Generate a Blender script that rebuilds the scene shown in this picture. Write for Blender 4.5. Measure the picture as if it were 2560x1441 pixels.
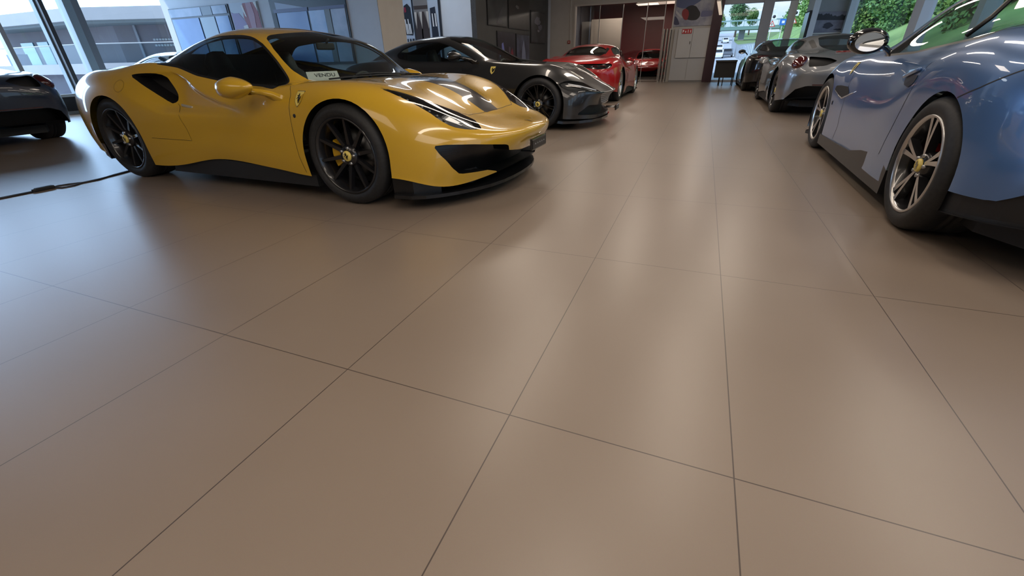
import bpy, bmesh, math, random
import numpy as np
from mathutils import Vector, Matrix, Euler
from mathutils.bvhtree import BVHTree

scene = bpy.context.scene
for _o in list(bpy.data.objects):
    bpy.data.objects.remove(_o, do_unlink=True)
C = scene.collection
PI = math.pi
R = math.radians
random.seed(4)

# ------------------------------------------------------------------ camera
CAM_H = 0.925
YAW, PITCH, ROLL, FPX = 0.392661152, 0.495978579, -0.0233368415, 1058.90956
def cam_axes():
    cy, sy, cp, sp = math.cos(YAW), math.sin(YAW), math.cos(PITCH), math.sin(PITCH)
    f = np.array([-sy*cp, cy*cp, -sp]); r = np.array([cy, sy, 0.0]); u = np.cross(r, f)
    cr, sr = math.cos(ROLL), math.sin(ROLL)
    return cr*r + sr*u, -sr*r + cr*u, f
_r, _u, _f = cam_axes()
cam = bpy.data.cameras.new('camera')
cam.sensor_width = 36.0
cam.lens = FPX/2560*36.0
cam.clip_start = 0.02
cam.clip_end = 2000
cam_ob = bpy.data.objects.new('camera', cam)
C.objects.link(cam_ob)
cam_ob.matrix_world = Matrix(((_r[0], _u[0], -_f[0], 0), (_r[1], _u[1], -_f[1], 0), (_r[2], _u[2], -_f[2], CAM_H), (0, 0, 0, 1)))
scene.camera = cam_ob
# ------------------------------------------------------------------ world, lamps, exposure
scene.view_settings.view_transform = 'Standard'
scene.view_settings.look = 'None'
scene.view_settings.exposure = 0.0
scene.view_settings.gamma = 1.0
scene.view_settings.use_curve_mapping = False
world = bpy.data.worlds.new('sky'); scene.world = world; world.use_nodes = True
_nt = world.node_tree; _bg = _nt.nodes['Background']
_tc = _nt.nodes.new('ShaderNodeTexCoord'); _sep = _nt.nodes.new('ShaderNodeSeparateXYZ')
_nt.links.new(_tc.outputs['Generated'], _sep.inputs[0])
_r = _nt.nodes.new('ShaderNodeValToRGB'); _cr = _r.color_ramp
_cr.elements[0].position = 0.0; _cr.elements[0].color = (.30, .32, .30, 1)
_cr.elements[1].position = 1.0; _cr.elements[1].color = (.20, .42, .82, 1)
_e = _cr.elements.new(.47); _e.color = (.30, .32, .30, 1)
_e = _cr.elements.new(.50); _e.color = (.46, .68, .92, 1)
_e = _cr.elements.new(.60); _e.color = (.26, .50, .84, 1)
_mp = _nt.nodes.new('ShaderNodeMath'); _mp.operation = 'MULTIPLY_ADD'; _mp.inputs[1].default_value = .5; _mp.inputs[2].default_value = .5
_nt.links.new(_sep.outputs[2], _mp.inputs[0]); _nt.links.new(_mp.outputs[0], _r.inputs[0])
_map = _nt.nodes.new('ShaderNodeMapping'); _map.inputs['Scale'].default_value = (1, 1, 3.2); _map.inputs['Location'].default_value = (.35, .2, .1)
_n = _nt.nodes.new('ShaderNodeTexNoise'); _n.inputs['Scale'].default_value = 3.2; _n.inputs['Detail'].default_value = 6; _n.inputs['Roughness'].default_value = .55
_nt.links.new(_tc.outputs['Generated'], _map.inputs[0]); _nt.links.new(_map.outputs[0], _n.inputs['Vector'])
_cl = _nt.nodes.new('ShaderNodeValToRGB'); _cl.color_ramp.elements[0].position = .48; _cl.color_ramp.elements[1].position = .78
_nt.links.new(_n.outputs['Fac'], _cl.inputs[0])
_mx = _nt.nodes.new('ShaderNodeMixRGB'); _mx.inputs[2].default_value = (1.0, 1.02, 1.05, 1)
_nt.links.new(_cl.outputs[0], _mx.inputs[0]); _nt.links.new(_r.outputs[0], _mx.inputs[1])
# overcast glare towards the west side (left of the hall)
_ml = _nt.nodes.new('ShaderNodeMapRange'); _ml.inputs[1].default_value = -.45; _ml.inputs[2].default_value = -.95; _ml.clamp = True
_nt.links.new(_sep.outputs[0], _ml.inputs[0])
_mw = _nt.nodes.new('ShaderNodeMixRGB'); _mw.inputs[2].default_value = (3.1, 4.6, 7.0, 1)
_nt.links.new(_ml.outputs[0], _mw.inputs[0]); _nt.links.new(_mx.outputs[0], _mw.inputs[1]); _nt.links.new(_mw.outputs[0], _bg.inputs['Color'])
_bg.inputs['Strength'].default_value = 1.25

def area(name, loc, size, power, col, rot=(0, 0, 0)):
    l = bpy.data.lights.new(name, 'AREA'); l.shape = 'RECTANGLE'; l.size, l.size_y = size; l.energy = power; l.color = col
    o = bpy.data.objects.new(name, l); C.objects.link(o); o.location = loc; o.rotation_euler = rot; return o
CEIL = 3.6
WARM = (1.0, .86, .72)
for (x, y, sx, sy) in [(-.4, .6, .22, 4.0), (-1.9, 5.2, .22, 4.0), (.4, 5.2, .22, 4.0), (-1.0, 10.2, .22, 4.0), (1.2, 10.2, .22, 4.0), (-3.4, 14.5, .22, 4.0), (.2, 15.6, .22, 4.0), (2.9, 4.6, .22, 3.2)]:
    area('ceiling_strip', (x, y, CEIL-.06), (sx, sy), 40, WARM)
for (x, y, s, p, c) in [(1.2, -2.9, 3.2, 88, WARM), (-3.6, -2.4, 3.2, 58, WARM), (3.0, .4, 1.8, 60, WARM), (-7.2, 10.9, 1.2, 26, (.80, .90, 1.0)), (-3.6, 8.9, 1.2, 40, WARM)]:
    area('ceiling_fill', (x, y, CEIL-.05), (s, s), p, c)  # unseen soft fill lights, added to brighten foreground, right side and alcove
area('back_room_fill', (-3.4, 23.5, 3.2), (3.0, .8), 170, WARM)  # unseen light, added to brighten the built room behind the glass
# ------------------------------------------------------------------ car surface core
def nat_spline(t, P, tt):
    """natural cubic spline through P at t (one axis), evaluated at tt"""
    n = len(t)
    h = np.diff(t)
    A = np.zeros((n, n)); B = np.zeros((n, P.shape[1]))
    A[0, 0] = A[-1, -1] = 1
    for i in range(1, n-1):
        A[i, i-1] = h[i-1]; A[i, i] = 2*(h[i-1]+h[i]); A[i, i+1] = h[i]
        B[i] = 6*((P[i+1]-P[i])/h[i] - (P[i]-P[i-1])/h[i-1])
    M = np.linalg.solve(A, B)
    k = np.clip(np.searchsorted(t, tt, side='right')-1, 0, n-2)
    a = ((t[k+1]-tt)/h[k])[:, None]; b = ((tt-t[k])/h[k])[:, None]
    hk = h[k][:, None]
    return a*P[k] + b*P[k+1] + ((a**3-a)*M[k] + (b**3-b)*M[k+1])*hk*hk/6

def spline_grid(G, nu, nv):
    """G: lines x stations x 3 -> dense (nv_total, nu_total, 3)"""
    nl, ns, _ = G.shape
    rows = []
    for l in range(nl):
        P = G[l]
        d = np.sqrt(np.linalg.norm(np.diff(P, axis=0), axis=1)+1e-6)
        t = np.concatenate([[0], np.cumsum(d)])
        tt = np.concatenate([np.linspace(t[i], t[i+1], nu, endpoint=False) for i in range(ns-1)] + [[t[-1]]])
        rows.append(nat_spline(t, P, tt))
    Rw = np.array(rows)
    cols = []
    for s in range(Rw.shape[1]):
        P = Rw[:, s]
        d = np.sqrt(np.linalg.norm(np.diff(P, axis=0), axis=1)+1e-6)
        t = np.concatenate([[0], np.cumsum(d)])
        tt = np.concatenate([np.linspace(t[i], t[i+1], nv, endpoint=False) for i in range(nl-1)] + [[t[-1]]])
        cols.append(nat_spline(t, P, tt))
    D = np.array(cols).transpose(1, 0, 2)
    D[:, 0, 1] = 0; D[:, -1, 1] = 0; D[-1, :, 1] = 0
    D[..., 1] = np.maximum(D[..., 1], 0)
    return D

def smooth_grid(D, it, lam=0.5):
    for _ in range(it):
        E = D.copy()
        E[1:-1, 1:-1] = D[1:-1, 1:-1]*(1-lam) + lam*0.25*(D[:-2, 1:-1]+D[2:, 1:-1]+D[1:-1, :-2]+D[1:-1, 2:])
        # centre planes: mirror neighbours
        for s in (0, -1):
            o = 1 if s == 0 else -2
            E[1:-1, s] = D[1:-1, s]*(1-lam) + lam*0.25*(D[:-2, s]+D[2:, s]+2*D[1:-1, o])
            E[:, s, 1] = 0
        E[-1, 1:-1] = D[-1, 1:-1]*(1-lam) + lam*0.25*(D[-1, :-2]+D[-1, 2:]+2*D[-2, 1:-1])
        E[-1, :, 1] = 0
        E[0, 1:-1] = D[0, 1:-1]
        D = E
    return D

def poly_sdf(P, poly):
    """signed distance of 2D points to a closed polygon, negative inside"""
    P = np.asarray(P); n = len(poly); Q = np.asarray(poly, float)
    d = np.full(len(P), 1e9); ins = np.zeros(len(P), bool)
    for i in range(n):
        a, b = Q[i], Q[(i+1) % n]
        e = b-a; w = P-a
        t = np.clip((w@e)/(e@e+1e-12), 0, 1)
        d = np.minimum(d, np.linalg.norm(w-t[:, None]*e, axis=1))
        c = ((a[1] > P[:, 1]) != (b[1] > P[:, 1]))
        xx = (b[0]-a[0])*(P[:, 1]-a[1])/((b[1]-a[1]) if abs(b[1]-a[1]) > 1e-12 else 1e-12)+a[0]
        ins ^= c & (P[:, 0] < xx)
    return np.where(ins, -d, d)

def rpoly(poly, r=0.03, n=4):
    """round the corners of a polygon"""
    Q = [np.array(p, float) for p in poly]; out = []
    m = len(Q)
    for i in range(m):
        p, a, b = Q[i], Q[i-1], Q[(i+1) % m]
        la, lb = np.linalg.norm(a-p), np.linalg.norm(b-p)
        k = min(r, la*0.45, lb*0.45)
        s, e = p+(a-p)/la*k, p+(b-p)/lb*k
        for j in range(n+1):
            t = j/n
            out.append(tuple((1-t)**2*s+2*t*(1-t)*p+t*t*e))
    return out

class Surf:
    """half-car triangle surface with labels; cut along implicit curves"""
    def __init__(self, D):
        nv, nu, _ = D.shape
        V = D.reshape(-1, 3)
        idx = np.arange(nv*nu).reshape(nv, nu)
        a, b, c, d = idx[:-1, :-1].ravel(), idx[:-1, 1:].ravel(), idx[1:, 1:].ravel(), idx[1:, :-1].ravel()
        T = np.concatenate([np.stack([a, b, c], 1), np.stack([a, c, d], 1)])
        fn = np.cross(V[T[:, 1]]-V[T[:, 0]], V[T[:, 2]]-V[T[:, 0]])
        ok = np.linalg.norm(fn, axis=1) > 1e-10
        T, fn = T[ok], fn[ok]
        N = np.zeros_like(V)
        for k in range(3):
            np.add.at(N, T[:, k], fn)
        # symmetric normals on the centre plane
        cen = np.abs(V[:, 1]) < 1e-7
        N[cen, 1] = 0
        N /= np.linalg.norm(N, axis=1)[:, None]+1e-12
        self.V, self.N, self.T = V.copy(), N, T
        cenf = self.V[self.T].mean(1)
        fnn = np.cross(V[T[:, 1]]-V[T[:, 0]], V[T[:, 2]]-V[T[:, 0]])
        # make normals point outward (away from the car's axis)
        out = (fnn*(cenf-np.array([0, 0, 0.5]))).sum()
        if out < 0:
            self.T = self.T[:, [0, 2, 1]]; self.N = -self.N
        self.lab = np.zeros(len(self.T), int); self.names = ['body']
    def lid(self, name):
        if name not in self.names: self.names.append(name)
        return self.names.index(name)
    def cut(self, label, fn, cond=None, on=('body',)):
        f = fn(self.V)
        f = np.where(np.abs(f) < 1e-6, 1e-6, f)
        cen = self.V[self.T].mean(1)
        nrm = self.N[self.T].mean(1)
        ok = np.isin(self.lab, [self.lid(o) for o in on])
        if cond is not None: ok &= cond(cen, nrm)
        s = f[self.T] < 0
        ns = s.sum(1)
        mix = ok & (ns > 0) & (ns < 3)
        keepT, keepL = self.T[~mix], self.lab[~mix]
        keepOK = ok[~mix]
        V, N = list(self.V), list(self.N)
        cache = {}
        def ev(i, j):
            k = (i, j) if i < j else (j, i)
            if k not in cache:
                t = f[k[0]]/(f[k[0]]-f[k[1]])
                V.append(V[k[0]]*(1-t)+V[k[1]]*t)
                n = N[k[0]]*(1-t)+N[k[1]]*t
                N.append(n/(np.linalg.norm(n)+1e-12))
                cache[k] = len(V)-1
            return cache[k]
        nt, nl = [], []
        for ti in np.nonzero(mix)[0]:
            tri = self.T[ti]; ss = s[ti]
            lone = int(np.nonzero(ss == (ns[ti] == 1))[0][0])
            a, b, c = tri[lone], tri[(lone+1) % 3], tri[(lone+2) % 3]
            p, q = ev(a, b), ev(a, c)
            ins = ns[ti] == 1
            nt += [(a, p, q), (p, b, c), (p, c, q)]
            L0 = self.lab[ti]; L1 = self.lid(label)
            nl += [L1 if ins else L0] + [L0 if ins else L1]*2
        allin = keepOK & (f[keepT] < 0).all(1)
        keepL = np.where(allin, self.lid(label), keepL)
        self.V, self.N = np.array(V), np.array(N)
        self.T = np.concatenate([keepT, np.array(nt, int).reshape(-1, 3)])
        self.lab = np.concatenate([keepL, np.array(nl, int)])
    def side(self, label, poly, y0=0.3, on=('body',), grow=0.0, cond=None):
        c = (lambda c_, n_: c_[:, 1] > y0) if cond is None else cond
        self.cut(label, lambda V: poly_sdf(V[:, [0, 2]], poly)-grow, c, on)
    def top(self, label, poly, z0=0.3, on=('body',), grow=0.0, cond=None):
        c = (lambda c_, n_: (c_[:, 2] > z0)) if cond is None else cond
        self.cut(label, lambda V: poly_sdf(V[:, [0, 1]], poly)-grow, c, on)
    def front(self, label, poly, x0=1.2, on=('body',), grow=0.0, sign=1, cond=None):
        c = (lambda c_, n_: sign*c_[:, 0] > x0) if cond is None else cond
        self.cut(label, lambda V: poly_sdf(V[:, [1, 2]], poly)-grow, c, on)
    def take(self, label, sides=(1, -1)):
        """(verts, tris, normals) of a label, mirrored to both sides"""
        T = self.T[self.lab == self.lid(label)]
        u, inv = np.unique(T, return_inverse=True)
        V, N, T = self.V[u], self.N[u], inv.reshape(-1, 3)
        vs, ns, ts, off = [], [], [], 0
        for sgn in sides:
            m = np.array([1, sgn, 1])
            vs.append(V*m); ns.append(N*m)
            ts.append((T if sgn == 1 else T[:, [0, 2, 1]])+off); off += len(V)
        V, N, T = np.concatenate(vs), np.concatenate(ns), np.concatenate(ts)
        # weld the centre line
        key = np.round(V, 6); _, first, inv = np.unique(key, axis=0, return_index=True, return_inverse=True)
        T = first[inv.ravel()][T]
        T = T[(T[:, 0] != T[:, 1]) & (T[:, 1] != T[:, 2]) & (T[:, 0] != T[:, 2])]
        return V, T, N
    def pocket(self, label, depth, direction=None, sides=(1, -1), taper=0.0):
        """recess replacing a label: walls + sunk floor"""
        V, T, N = self.take(label, sides)
        Dv = np.zeros_like(V)
        if direction is None: Dv = -N*depth
        else:
            for i in range(len(V)):
                s = 1 if V[i, 1] >= 0 else -1
                Dv[i] = np.array([direction[0], direction[1]*s, direction[2]])*depth
        n = len(V)
        V2 = V+Dv
        from collections import Counter
        cnt = Counter()
        for t in T:
            for k in range(3):
                cnt[(t[k], t[(k+1) % 3])] += 1
        w = []
        for (a, b) in cnt:
            if (b, a) not in cnt:
                w += [(a, b, b+n), (a, b+n, a+n)]
        w = np.array(w, int).reshape(-1, 3)
        # keep the outer rim but make the pocket open
        return np.concatenate([V, V2]), np.concatenate([w[:, [0, 2, 1]] if False else w, T+n])
# ------------------------------------------------------------------ materials
MATS = {}
def mat(name, col=(.8, .8, .8), rough=.5, metal=0.0, coat=0.0, spec=.5, emit=None, es=1.0):
    if name in MATS: return MATS[name]
    m = bpy.data.materials.new(name); m.use_nodes = True
    b = m.node_tree.nodes['Principled BSDF']
    b.inputs['Base Color'].default_value = (*col, 1)
    b.inputs['Roughness'].default_value = rough
    b.inputs['Metallic'].default_value = metal
    b.inputs['Specular IOR Level'].default_value = spec
    b.inputs['Coat Weight'].default_value = coat
    b.inputs['Coat Roughness'].default_value = .02
    if emit:
        b.inputs['Emission Color'].default_value = (*emit, 1); b.inputs['Emission Strength'].default_value = es
    MATS[name] = m
    return m
def noisy(name, c1, c2, scale, rough=.5, metal=0.0, detail=4, coat=0.0, bump=0.0, spec=.5, vec='Object'):
    """two-tone noise material"""
    m = mat(name, c1, rough, metal, coat, spec); nt = m.node_tree; b = nt.nodes['Principled BSDF']
    tc = nt.nodes.new('ShaderNodeTexCoord'); n = nt.nodes.new('ShaderNodeTexNoise')
    n.inputs['Scale'].default_value = scale; n.inputs['Detail'].default_value = detail
    r = nt.nodes.new('ShaderNodeValToRGB')
    r.color_ramp.elements[0].position = .35; r.color_ramp.elements[1].position = .65
    r.color_ramp.elements[0].color = (*c1, 1); r.color_ramp.elements[1].color = (*c2, 1)
    nt.links.new(tc.outputs[vec], n.inputs['Vector']); nt.links.new(n.outputs['Fac'], r.inputs['Fac'])
    nt.links.new(r.outputs['Color'], b.inputs['Base Color'])
    if bump:
        bp = nt.nodes.new('ShaderNodeBump'); bp.inputs['Strength'].default_value = bump; bp.inputs['Distance'].default_value = .02
        nt.links.new(n.outputs['Fac'], bp.inputs['Height']); nt.links.new(bp.outputs['Normal'], b.inputs['Normal'])
    return m
def paint(name, col, rough=.28, metal=0.0, coat=1.0, flake=0.0):
    m = mat(name, col, rough, metal, coat)
    if flake:
        nt = m.node_tree; b = nt.nodes['Principled BSDF']
        tc = nt.nodes.new('ShaderNodeTexCoord'); n = nt.nodes.new('ShaderNodeTexNoise'); n.inputs['Scale'].default_value = 900
        mx = nt.nodes.new('ShaderNodeMixRGB'); mx.inputs[1].default_value = (*[c*.8 for c in col], 1); mx.inputs[2].default_value = (*[min(1, c*1.25) for c in col], 1)
        nt.links.new(tc.outputs['Object'], n.inputs['Vector']); nt.links.new(n.outputs['Fac'], mx.inputs[0]); nt.links.new(mx.outputs[0], b.inputs['Base Color'])
    return m
def glass(name, tint=(.8, .9, .88), refl=1.0, ior=1.5, rough=0.0):
    """thin sheet: tinted see-through plus Fresnel gloss"""
    if name in MATS: return MATS[name]
    m = bpy.data.materials.new(name); m.use_nodes = True; nt = m.node_tree; nt.nodes.clear()
    o = nt.nodes.new('ShaderNodeOutputMaterial'); t = nt.nodes.new('ShaderNodeBsdfTransparent'); g = nt.nodes.new('ShaderNodeBsdfGlossy')
    t.inputs['Color'].default_value = (*tint, 1); g.inputs['Roughness'].default_value = rough; g.inputs['Color'].default_value = (refl, refl, refl, 1)
    f = nt.nodes.new('ShaderNodeFresnel')   # same gloss from both faces of the sheet
    ge = nt.nodes.new('ShaderNodeNewGeometry'); mr = nt.nodes.new('ShaderNodeMapRange'); mr.inputs[3].default_value = ior; mr.inputs[4].default_value = 1/ior
    nt.links.new(ge.outputs['Backfacing'], mr.inputs[0]); nt.links.new(mr.outputs[0], f.inputs['IOR'])
    mx = nt.nodes.new('ShaderNodeMixShader')
    nt.links.new(f.outputs[0], mx.inputs[0]); nt.links.new(t.outputs[0], mx.inputs[1]); nt.links.new(g.outputs[0], mx.inputs[2]); nt.links.new(mx.outputs[0], o.inputs['Surface'])
    MATS[name] = m
    return m

BLACK = mat('black_gloss', (.008, .008, .009), .12, 0, .6)
MATTE = mat('black_matte', (.012, .012, .013), .65)
SATIN = mat('black_satin', (.014, .014, .015), .35)
TYRE = noisy('tyre_rubber', (.012, .012, .013), (.02, .02, .021), 60, .62)
CHROME = mat('chrome', (.8, .8, .8), .12, 1)
STEEL = mat('brushed_steel', (.45, .45, .45), .35, 1)
SHIELD = mat('emblem_yellow', (.80, .62, .14), .35, 0, .5)
WHITE = mat('white_print', (.8, .8, .8), .5)

# ------------------------------------------------------------------ mesh helpers
class MB:
    """collects geometry, then links it as ONE mesh object"""
    def __init__(self): self.v = []; self.f = []; self.m = []; self.s = []
    def add(self, V, F, mi=0, smooth=False):
        o = len(self.v)
        self.v += [tuple(map(float, p)) for p in V]
        for f in F:
            self.f.append(tuple(int(i)+o for i in f)); self.m.append(mi); self.s.append(smooth)
        return self
    def box(self, c, d, mi=0, rot=None, bev=0.0):
        x, y, z = [k/2 for k in d]
        if bev > 0:
            bm = bmesh.new(); bmesh.ops.create_cube(bm, size=1)
            bmesh.ops.scale(bm, vec=d, verts=bm.verts)
            bmesh.ops.bevel(bm, geom=list(bm.edges), offset=bev, segments=2, affect='EDGES', profile=.5)
            bm.verts.ensure_lookup_table()
            V = [v.co.copy() for v in bm.verts]; F = [[v.index for v in f.verts] for f in bm.faces]; bm.free()
        else:
            V = [Vector(p) for p in [(-x, -y, -z), (x, -y, -z), (x, y, -z), (-x, y, -z), (-x, -y, z), (x, -y, z), (x, y, z), (-x, y, z)]]
            F = [(0, 3, 2, 1), (4, 5, 6, 7), (0, 1, 5, 4), (1, 2, 6, 5), (2, 3, 7, 6), (3, 0, 4, 7)]
        M = rot if rot is not None else Matrix.Identity(3)
        return self.add([M @ v + Vector(c) for v in V], F, mi)
    def span(self, a, b, mi=0, bev=0.0):
        return self.box([(a[i]+b[i])/2 for i in range(3)], [abs(b[i]-a[i]) for i in range(3)], mi, None, bev)
    def tube(self, pts, r, n=8, mi=0, cap=True):
        pts = [Vector(p) for p in pts]; rs = r if isinstance(r, (list, tuple)) else [r]*len(pts)
        V, F = [], []
        up = None
        for i, p in enumerate(pts):
            d = (pts[min(i+1, len(pts)-1)]-pts[max(i-1, 0)]).normalized()
            if up is None: up = Vector((0, 0, 1)) if abs(d.z) < .9 else Vector((1, 0, 0))
            a = d.cross(up).normalized(); up = a.cross(d).normalized()
            for k in range(n):
                t = 2*PI*k/n; V.append(p+(a*math.cos(t)+up*math.sin(t))*rs[i])
        for i in range(len(pts)-1):
            for k in range(n):
                F.append((i*n+k, i*n+(k+1) % n, (i+1)*n+(k+1) % n, (i+1)*n+k))
        if cap: F += [tuple(range(n))[::-1], tuple(range((len(pts)-1)*n, len(pts)*n))]
        return self.add(V, F, mi, True)
    def lathe(self, prof, n=48, axis='y', mi=0, c=(0, 0, 0), a0=0, a1=2*PI, mis=None):
        """prof: (radius, along-axis)"""
        full = abs(a1-a0-2*PI) < 1e-6; m = n if full else n+1
        V, F, MI = [], [], []
        for k in range(m):
            t = a0+(a1-a0)*k/n; ct, st = math.cos(t), math.sin(t)
            for (r, h) in prof:
                p = (r*ct, h, r*st) if axis == 'y' else ((r*ct, r*st, h) if axis == 'z' else (h, r*ct, r*st))
                V.append((p[0]+c[0], p[1]+c[1], p[2]+c[2]))
        q = len(prof)
        for k in range(n):
            k2 = (k+1) % m
            for i in range(q-1):
                self_f = (k*q+i, k*q+i+1, k2*q+i+1, k2*q+i); F.append(self_f); MI.append(mis[i] if mis else mi)
        o = len(self.v); self.v += V
        for f, w in zip(F, MI): self.f.append(tuple(i+o for i in f)); self.m.append(w); self.s.append(True)
        return self
    def prism(self, poly, h0, h1, axis='z', mi=0):
        """extruded polygon; poly in the two other axes"""
        n = len(poly)
        def P(p, h): return (p[0], p[1], h) if axis == 'z' else ((p[0], h, p[1]) if axis == 'y' else (h, p[0], p[1]))
        V = [P(p, h0) for p in poly]+[P(p, h1) for p in poly]
        F = [tuple(range(n))[::-1], tuple(range(n, 2*n))]+[(i, (i+1) % n, n+(i+1) % n, n+i) for i in range(n)]
        return self.add(V, F, mi)
    def ball(self, c, r, nu=20, nv=12, mi=0, shape=None):
        V, F = [], []
        for j in range(nv+1):
            b = -PI/2+PI*j/nv
            for i in range(nu):
                a = 2*PI*i/nu; p = Vector((math.cos(b)*math.cos(a), math.cos(b)*math.sin(a), math.sin(b)))
                if shape: p = Vector(shape(p))
                V.append((c[0]+p.x*r[0], c[1]+p.y*r[1], c[2]+p.z*r[2]))
        for j in range(nv):
            for i in range(nu):
                F.append((j*nu+i, j*nu+(i+1) % nu, (j+1)*nu+(i+1) % nu, (j+1)*nu+i))
        return self.add(V, F, mi, True)
    def mesh(self, name, mats):
        me = bpy.data.meshes.new(name); me.from_pydata(self.v, [], self.f)
        for m in (mats if isinstance(mats, (list, tuple)) else [mats]): me.materials.append(m)
        me.polygons.foreach_set('material_index', self.m); me.polygons.foreach_set('use_smooth', self.s); me.update()
        return me
    def obj(self, name, mats, parent=None, label=None):
        return link(name, self.mesh(name, mats), parent, label)
def link(name, me, parent=None, label=None):
    o = bpy.data.objects.new(name, me); C.objects.link(o)
    if parent is not None: o.parent = parent
    if label: o['label'] = label
    return o
def tri_obj(name, V, T, m, parent=None, N=None, smooth=True, label=None):
    me = bpy.data.meshes.new(name); me.from_pydata(np.asarray(V, float).tolist(), [], np.asarray(T, int).tolist())
    me.materials.append(m); me.polygons.foreach_set('use_smooth', [smooth]*len(me.polygons)); me.update()
    if N is not None and smooth: me.normals_split_custom_set_from_vertices(np.asarray(N, float).tolist())
    return link(name, me, parent, label)
def thing(name, label, cat, loc=(0, 0, 0), rz=0.0, group=None):
    o = bpy.data.objects.new(name, None); C.objects.link(o); o.location = loc; o.rotation_euler = (0, 0, rz)
    o.empty_display_size = .2
    return tag(o, label, cat, group)
def tag(o, label, cat, group=None, kind=None):
    o['label'] = label; o['category'] = cat
    if group: o['group'] = group
    if kind: o['kind'] = kind
    return o
def struct(o):
    o['kind'] = 'structure'; return o
def sharp(o, ang=35):
    """smooth faces with hard edges kept"""
    me = o.data; bm = bmesh.new(); bm.from_mesh(me)
    for f in bm.faces: f.smooth = True
    for e in bm.edges:
        if len(e.link_faces) == 2 and e.calc_face_angle(0) > R(ang): e.smooth = False
    bm.to_mesh(me); bm.free(); return o

HORSE = [(.02, -.46), (-.02, -.30), (-.10, -.14), (-.02, -.02), (-.06, .10), (-.20, .02), (-.32, -.08), (-.36, -.02), (-.24, .10), (-.12, .18), (-.22, .24), (-.34, .20), (-.36, .26), (-.22, .32), (-.10, .30), (-.14, .42), (-.06, .50), (.04, .42), (.10, .28), (.12, .12), (.20, .02), (.26, .14), (.36, .22), (.38, .12), (.32, -.02), (.24, -.14), (.20, -.28), (.30, -.38), (.24, -.44), (.12, -.32), (.08, -.20), (.06, -.34), (.10, -.46)]
SHIELD_P = [(-.5, .5), (.5, .5), (.50, .1), (.40, -.25), (.18, -.5), (0, -.62), (-.18, -.5), (-.40, -.25), (-.5, .1)]
# ------------------------------------------------------------------ wheels
def spoke_bars(mb, n, twin, r0, r1, w0, w1, yo, yi, th, phase=0, spread=.0, face_mi=None):
    """straight tapered spokes from hub to rim; twin spokes come in pairs"""
    for k in range(n):
        for t in (twin and (-1, 1) or (0,)):
            a = phase+2*PI*k/n
            a0, a1 = a+t*spread*.35, a+t*spread
            pts = []
            for j in range(5):
                u = j/4; r = r0+(r1-r0)*u; aa = a0+(a1-a0)*u; w = w0+(w1-w0)*u
                y = yi+(yo-yi)*(u**.8)
                c = Vector((math.cos(aa)*r, 0, math.sin(aa)*r)); q = Vector((-math.sin(aa), 0, math.cos(aa)))
                pts.append((c-q*w/2+Vector((0, y, 0)), c+q*w/2+Vector((0, y, 0)), c+q*w*.7+Vector((0, y+th, 0)), c-q*w*.7+Vector((0, y+th, 0))))
            V = [p for s in pts for p in s]
            for j in range(4):
                b = j*4
                mb.add(V[b:b+8], [(0, 4, 5, 1)], 0 if face_mi is None else face_mi)
                mb.add(V[b:b+8], [(1, 5, 6, 2), (2, 6, 7, 3), (3, 7, 4, 0)], 0)
WHEEL_CACHE = {}
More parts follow.
